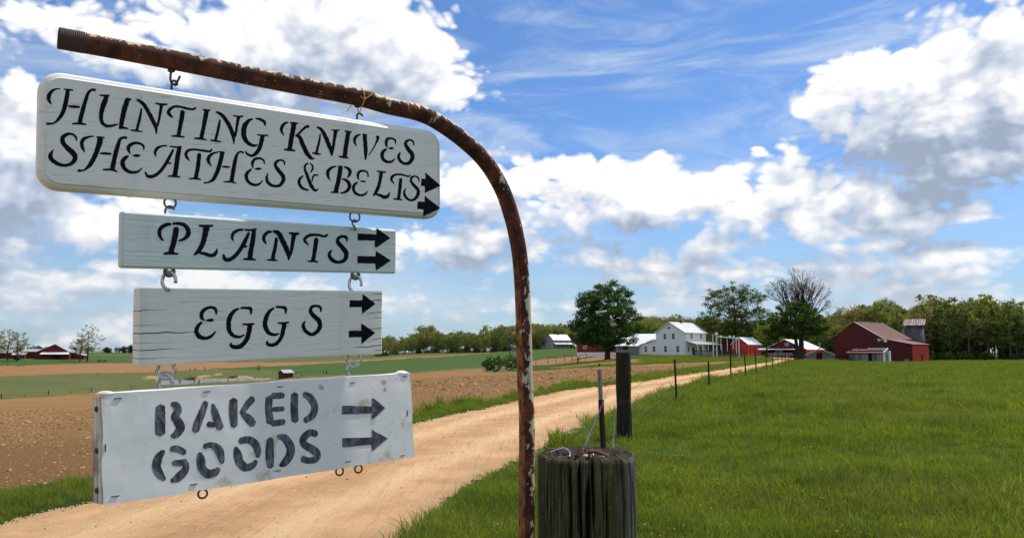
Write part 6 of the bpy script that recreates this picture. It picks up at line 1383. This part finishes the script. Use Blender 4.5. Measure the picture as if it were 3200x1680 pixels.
for (px, d, hh, cr, lm, sd, lb) in ((1545, 138, 2.9, [(0,0,.5,.62,.5,.46),(-.3,0,.4,.5,.4,.34)], LDARK, 31, 'dark rounded bush left of the rusty pipe at the field edge'), (1598, 142, 2.9, [(0,0,.5,.72,.5,.46)], LFORG, 32, 'lighter green bush directly behind the rusty pipe')):
    t_ = leafy_tree('field_bush', hh, cr, 90, 46, .10, .30, lm, BARKD, sd, .06, .1, lb, 'bush'); t_.location = spot(px, d)
# the woods: prototypes instanced as a mass, single trees standing out in front
PR_ = []
for k, (hh, cr, lm, ncl, nl) in enumerate((
   (18, [(0,0,.60,.26,.26,.34),(.06,0,.8,.18,.18,.18)], LFOR, 70, 26), (18, [(0,0,.52,.30,.28,.38)], LFORG, 80, 30), (18, [(-.08,0,.6,.24,.24,.3),(.14,0,.7,.18,.2,.24)], LFOR, 60, 24),
   (18, [(0,0,.66,.22,.22,.30)], LOLIVE, 60, 20), (18, [(0,0,.5,.26,.26,.42)], LFORG, 70, 34), (18, [(0,0,.74,.2,.2,.22),(0,0,.4,.22,.2,.2)], LOLIVE, 50, 18))):
    me_o = leafy_tree('wood_tree_source', hh, cr, ncl, nl, .34, 1.15, lm, BARK, 40+k, .24, .2, parts=False); PR_.append(me_o)
PR_.append(bare_tree('wood_bare_source', 18, 77, .42, 5, 2, .22, LFOR, BARK, parts=False, r0=.25, fork=.3, tipfrom=3))
UND = leafy_tree('undergrowth_source', 6, [(0,0,.4,.55,.5,.42)], 60, 26, .30, .8, LFORG, BARKD, 90, .08, .1, parts=False)
def wood(name, prof, d0, d1, n_, lab, cat, seed, low=.72, protos=None, basey=None):
    r = np.random.default_rng(seed); P = []; Sc = []; pxs = [p[0] for p in prof]; ys = [p[1] for p in prof]
    for k in range(n_):
        px = r.uniform(pxs[0], pxs[-1]); u_ = r.uniform(0, 1); d = d0+(d1-d0)*u_; top = np.interp(px, pxs, ys)
        x_ = (px-CX)/F*d; z_ = gz1(x_, d); H_ = EYE-(top-HOR)/F*d-z_
        H_ *= r.uniform(low, 1.)*(.80+.20*u_); P.append((x_, d, z_-.2)); s_ = max(.25, H_/18.); w_ = min(s_, .95)*r.uniform(.85, 1.15)
        Sc.append((w_, w_, s_))
    return scatter(name, protos or PR_, P, r.uniform(0, 6.28, n_), Sc, lab, cat)
wood('far_wood', [(1150,1052),(1215,1042),(1250,1048),(1330,1012),(1360,1008),(1385,1030),(1440,1022),(1500,1030),(1540,1012),(1585,998),(1640,996),(1720,998),(1800,1000),(1880,1006),(1960,985),(2040,974),(2120,972),(2190,976),(2260,980)], 395, 520, 520, 'olive and green spring wood behind the far green field', 'wood', 1, .74)
wood('wood_behind_farm', [(1880,1010),(1950,990),(2020,974),(2090,972),(2180,976),(2300,990),(2420,985),(2520,975),(2600,965),(2640,960)], 262, 340, 260, 'olive green wood behind the white farmhouse and red sheds', 'wood', 2, .8)
wood('right_wood', [(2560,975),(2640,955),(2700,930),(2740,922),(2790,928),(2850,934),(2880,930),(2930,908),(2990,915),(3060,908),(3120,918),(3180,922),(3260,930),(3420,925)], 232, 330, 330, 'tall olive spring wood behind the big red barn and silo', 'wood', 3, .82)
wood('left_far_treeline', [(-300,1084),(60,1080),(120,1072),(160,1078),(260,1078),(360,1080),(420,1068),(470,1078),(560,1080),(1000,1084),(1180,1085)], 620, 760, 230, 'dark blue green treeline on the left horizon', 'treeline', 4, .85, [leafy_tree('far_tree_source', 18, [(0,0,.5,.42,.4,.44)], 60, 22, .6, 1.6, LFAR, BARKD, 61, .2, .15, parts=False)])
r = np.random.default_rng(9)
P = []
for k in range(260):
    px = r.uniform(1180, 3300); d = (398 if px < 2000 else 262 if px < 2560 else 232)+r.uniform(-3, 12); x_ = (px-CX)/F*d
    P.append((x_, d, gz1(x_, d)-.2))
scatter('wood_undergrowth', [UND], P, r.uniform(0, 6.28, len(P)), r.uniform(.22, .6, len(P)), 'low green undergrowth along the foot of the woods', 'undergrowth')
# individual trees standing at the wood's edge
EDGE = [(1218,1050,394,0,'pinkish brown tree at the left end of the far wood, beside the EGGS sign'),(1256,1046,392,3,'light green rounded tree second from the left end of the far wood'),(1292,1048,390,4,'small bright green tree in front of the left part of the far wood'),(1346,1009,394,3,'tallest pale tree crown on the left part of the far wood'),(1372,1032,388,1,'dark green narrow tree in front of the far wood'),(1424,1022,393,4,'yellow green tree in the middle of the left far wood'),(1472,1032,391,2,'brownish tree right of the yellow green one in the far wood'),(1518,1008,393,3,'tall pale tree behind the brown block shed'),(1556,1018,391,1,'green tree just left of the utility pole in the far wood'),
 (1690,1020,392,1,'green rounded tree above the far grey house'),(1650,1022,394,0,'brown green tree right behind the rusty pipe'),
 (2640,952,244,6,'bare branched tree above the left half of the big red barn'),(2748,921,240,3,'pale crowned tree rising behind the big red barn ridge'),(2700,938,242,2,'olive tree behind the middle of the big red barn roof'),(2800,936,238,4,'green tree between barn roof and silo cap'),(2905,905,236,0,'tall brown olive tree immediately right of the silo'),(2962,912,234,1,'broad green tree second right of the silo'),(3020,912,232,2,'olive tree third right of the silo'),(3085,902,234,3,'highest pale tree near the right edge of the wood'),(3150,916,230,1,'dark trunked green tree close to the right edge of the picture'),(3195,930,232,0,'olive tree cut off by the right edge of the picture')]
for px, ty, d, k, lb in EDGE:
    x_ = (px-CX)/F*d; z_ = gz1(x_, d); H_ = (EYE-(ty-HOR)/F*d-z_)/18.; src = PR_[k].data
    o = bpy.data.objects.new('wood_edge_tree', src); C.objects.link(o); o.location = (x_, d, z_-.2); w_ = min(H_, 1.)*random.uniform(.9, 1.1); o.scale = (w_, w_, H_); o.rotation_euler.z = random.uniform(0, 6.28); tag(o, lb, 'tree', "trees along the wood's edge")

# ------------------------------------------------------------------ grass, weeds, flowers, clods
def clump(seed, n_, rad_, h_, wd=.006, lean=.5, m_=BLADE):
    r = np.random.default_rng(seed); V = []; T3 = []; T4 = []
    for k in range(n_):
        a = r.uniform(0, 6.28); q = r.uniform(0, 1)**.6*rad_; bx, by = q*math.cos(a), q*math.sin(a); hh = h_*r.uniform(.45, 1.1); la = a+r.normal()*1.0; ln = hh*lean*abs(r.normal())*.9
        w_ = wd*r.uniform(.6, 1.4); fa = r.uniform(0, 6.28); wx_, wy_ = math.cos(fa)*w_, math.sin(fa)*w_; b = len(V)
        for i, t_ in enumerate((0, .45, .8)):
            cx_, cy_, cz_ = bx+math.cos(la)*ln*t_**2, by+math.sin(la)*ln*t_**2, hh*t_*(1-.22*t_*min(1.5, ln/hh)); ws = (1, .8, .5)[i]
            V += [(cx_-wx_*ws, cy_-wy_*ws, cz_), (cx_+wx_*ws, cy_+wy_*ws, cz_)]
        V.append((bx+math.cos(la)*ln*1.1, by+math.sin(la)*ln*1.1, hh*(1-.25*min(1.5, ln/hh))))
        T4 += [(b, b+1, b+3, b+2), (b+2, b+3, b+5, b+4)]; T3.append((b+4, b+5, b+6))
    return mesh_np('grass_source', V, [np.array(T4), np.array(T3)], m_, coll=None)
GC = [clump(s, 74, .18, .118, .0033, .95) for s in range(4)]
GF = [clump(10+s, 46, .55, .17, .012, .8) for s in range(3)]
def wedge(n_, d0, d1, pxa, pxb, power=1.):
    u_ = rng.uniform(0, 1, n_); d = (d0**(2-power)+(d1**(2-power)-d0**(2-power))*u_)**(1/(2-power)) if power != 2 else d0*(d1/d0)**u_
    px = rng.uniform(pxa, pxb, n_); x_ = (px-CX)/F*d; return np.stack([x_, d], -1)
def edge_ok(P, wig=.5):
    rg = region_at(P+np.stack([fnoise(P[:, 0], P[:, 1], 2.2, 3, 33), fnoise(P[:, 0], P[:, 1], 2.2, 3, 34)], -1)*wig*.35); return rg
def to3(P, dz=0.): return np.column_stack([P, ground(P[:, 0], P[:, 1])+dz])
G1 = np.vstack([wedge(9000, 3., 12, 500, 3400), wedge(8000, 6., 20, -700, 1300), wedge(17000, 12, 40, 500, 3350), wedge(4000, 3., 9, 900, 1900)])
wob_ = .12*fnoise(G1[:, 0], G1[:, 1], 2.2, 3, 33); sp_ = rng.uniform(0, 1, len(G1))**2
nrm_ = np.array([.972, -.233]); rt_ = G1[:, 0]-np.interp(G1[:, 1], RW[:, 1], RW[:, 0]) > -.3
rg = np.maximum.reduce([region_at(G1-nrm_*(.30*(1-sp_)+wob_)[:, None]*np.where(rt_, 1, -1)[:, None]), region_at(G1)]); G1 = G1[rg == 0]; d_ = np.hypot(G1[:, 0], G1[:, 1]-0)
G1 = G1[np.hypot(G1[:, 0]-PX, G1[:, 1]-PYY) > .2]
lowf = fnoise(G1[:, 0], G1[:, 1], .9, 3, 40); sc_g = rng.uniform(.7, 1.25, len(G1))*(1+.35*lowf)*np.clip(np.hypot(G1[:, 0], G1[:, 1])/14, .95, 1.7)
left_v = (G1[:, 0]-G1[:, 1]*.23 < -2.5); sc_g[left_v] *= .68
scatter('meadow_blades', GC, to3(G1, -.01), rng.uniform(0, 6.28, len(G1)), sc_g, 'tall green grass blades of the roadside meadow and verges', 'grass', .22)
G2 = np.vstack([wedge(16000, 36, 95, 1300, 3400), wedge(12000, 95, 215, 2000, 3420)]); rg = region_at(G2); G2 = G2[rg == 0]
scatter('far_meadow_blades', GF, to3(G2, -.02), rng.uniform(0, 6.28, len(G2)), rng.uniform(.8, 1.3, len(G2))*np.clip(G2[:, 1]/110, .8, 1.4), 'green grass blades of the farther meadow towards the barns', 'grass', .2)
DC = [clump(20+s, 2, .05, .21, .0028, .9, DRYBL) for s in range(3)]
G3 = wedge(520, 4, 22, 1300, 3300); G3 = G3[region_at(G3) == 0]; scatter('pale_grass_stalks', DC, to3(G3), rng.uniform(0, 6.28, len(G3)), rng.uniform(.6, 1.2, len(G3)), 'scattered pale bent grass stalks in the meadow', 'grass')
# verge weeds along the far road edge
WC = [clump(30+s, 26, .16, .42, .012, .45) for s in range(3)]
pts = []
LP = [(1380,1272),(1420,1266),(1440,1262),(1480,1258),(1500,1254),(1600,1240),(1700,1222),(1740,1212),(1755,1208),(1775,1206),(1795,1204),(1820,1203),(1860,1200),(1980,1180),(2060,1168),(1330,1290)]
for k in range(120):
    a = LP[rng.integers(0, len(LP))]; q = hit(a[0]+rng.normal()*14, a[1]+rng.normal()*2); pts.append((q[0], q[1]))
for k in range(16):
    q = hit(1745+rng.normal()*12, 1395+rng.normal()*5); pts.append((q[0], q[1]))
G4 = np.array(pts); G4 = G4[region_at(G4) != 6]; scatter('verge_weeds', WC, to3(G4), rng.uniform(0, 6.28, len(G4)), rng.uniform(.3, .85, len(G4)), 'taller leafy weeds between the gravel road and the ploughed field', 'weeds')
# flowers
WF = mat('white_seed_head', (.50, .50, .44), .8); YF = mat('yellow_flower', (.75, .55, .02), .7)
def flower(m_, r_, h_, seed):
    r2 = random.Random(seed); mb = MB(); mb.ball((0, 0, h_), r_, (1, 1, .9), 6, 4); n0 = len(mb.f); mb.tube([(0, 0, 0), (.01, 0, h_*.6), (0, 0, h_)], .0016, 3); me = bpy.data.meshes.new('flower'); me.from_pydata(mb.v, [], mb.f); me.materials.append(m_); me.materials.append(BLADE); me.polygons.foreach_set('material_index', [0]*n0+[1]*(len(mb.f)-n0)); return bpy.data.objects.new('flower_source', me)
F1 = np.vstack([wedge(90, 4.5, 30, 1250, 3300), wedge(70, 30, 150, 2100, 3300), wedge(14, 7, 14, 0, 700)]); F1 = F1[region_at(F1) == 0]
scatter('white_seed_heads', [flower(WF, .011, .20, 1), flower(WF, .007, .16, 2), flower(WF, .009, .14, 5)], to3(F1), rng.uniform(0, 6.28, len(F1)), rng.uniform(.8, 1.2, len(F1))*np.clip(F1[:, 1]/30, .85, 2.4), 'white dandelion seed heads dotted over the meadow', 'flowers')
F2 = []
for k in range(26):
    c_ = wedge(1, 4.5, 22, 1950, 3250)[0]; m_ = rng.integers(4, 16); F2.append(c_+rng.normal(size=(m_, 2))*.22)
F2 = np.vstack(F2); F2 = F2[region_at(F2) == 0]
scatter('yellow_flowers', [flower(YF, .0065, .17, 3), flower(YF, .005, .13, 4)], to3(F2), rng.uniform(0, 6.28, len(F2)), rng.uniform(.8, 1.2, len(F2)), 'tiny yellow flowers in loose patches near the round post', 'flowers')
# clods and stones
def clod(seed, m_):
    r = np.random.default_rng(seed); mb = MB(); mb.ball((0, 0, 0), .5, (1, .8, .55), 6, 4); v = np.array(mb.v); v *= 1+r.normal(size=(len(v), 1))*.16; mb.v = [tuple(q) for q in v]; me = bpy.data.meshes.new('clod'); me.from_pydata(mb.v, [], mb.f); me.materials.append(m_); return bpy.data.objects.new('clod_source', me)
CL = mat('soil_clod', (.27, .150, .058), 1., spec=.1); CL2 = mat('pale_dry_clod', (.45, .29, .135), 1., spec=.1); CLs = mat('pale_field_stone', (.52, .43, .28), .9)
G5 = wedge(30000, 8, 75, -400, 2300, 1.2); G5 = G5[region_at(G5) == 4]
scatter('soil_clods', [clod(1, CL), clod(2, CL), clod(3, CL2), clod(5, CL2), clod(6, CL)], to3(G5), rng.uniform(0, 6.28, len(G5)), rng.lognormal(0, .5, len(G5))*.040*np.clip(G5[:, 1]/24, .8, 1.8), 'brown clods of earth covering the ploughed field', 'soil')
G6 = wedge(2200, 8, 50, -400, 2100, 1.2); G6 = G6[region_at(G6) == 4]
scatter('field_stones', [clod(4, CLs), clod(7, CL2)], to3(G6), rng.uniform(0, 6.28, len(G6)), rng.lognormal(0, .45, len(G6))*.032*np.clip(G6[:, 1]/24, .8, 1.6), 'small pale stones scattered over the ploughed field', 'stones')
G7 = wedge(9000, 4.5, 26, -200, 2100, 1.2); G7 = G7[region_at(G7) == 6]
RS1 = mat('tan_road_pebble', (.62, .42, .24), .9, spec=.1); RS2 = mat('brown_road_pebble', (.22, .13, .075), .9, spec=.1)
scatter('road_pebbles', [clod(8, RS1), clod(9, RS1), clod(11, RS1), clod(10, RS2)], to3(G7), rng.uniform(0, 6.28, len(G7)), rng.lognormal(0, .4, len(G7))*.011*np.clip(G7[:, 1]/9, 1, 2.2), 'small loose pebbles on the tan gravel road', 'gravel')
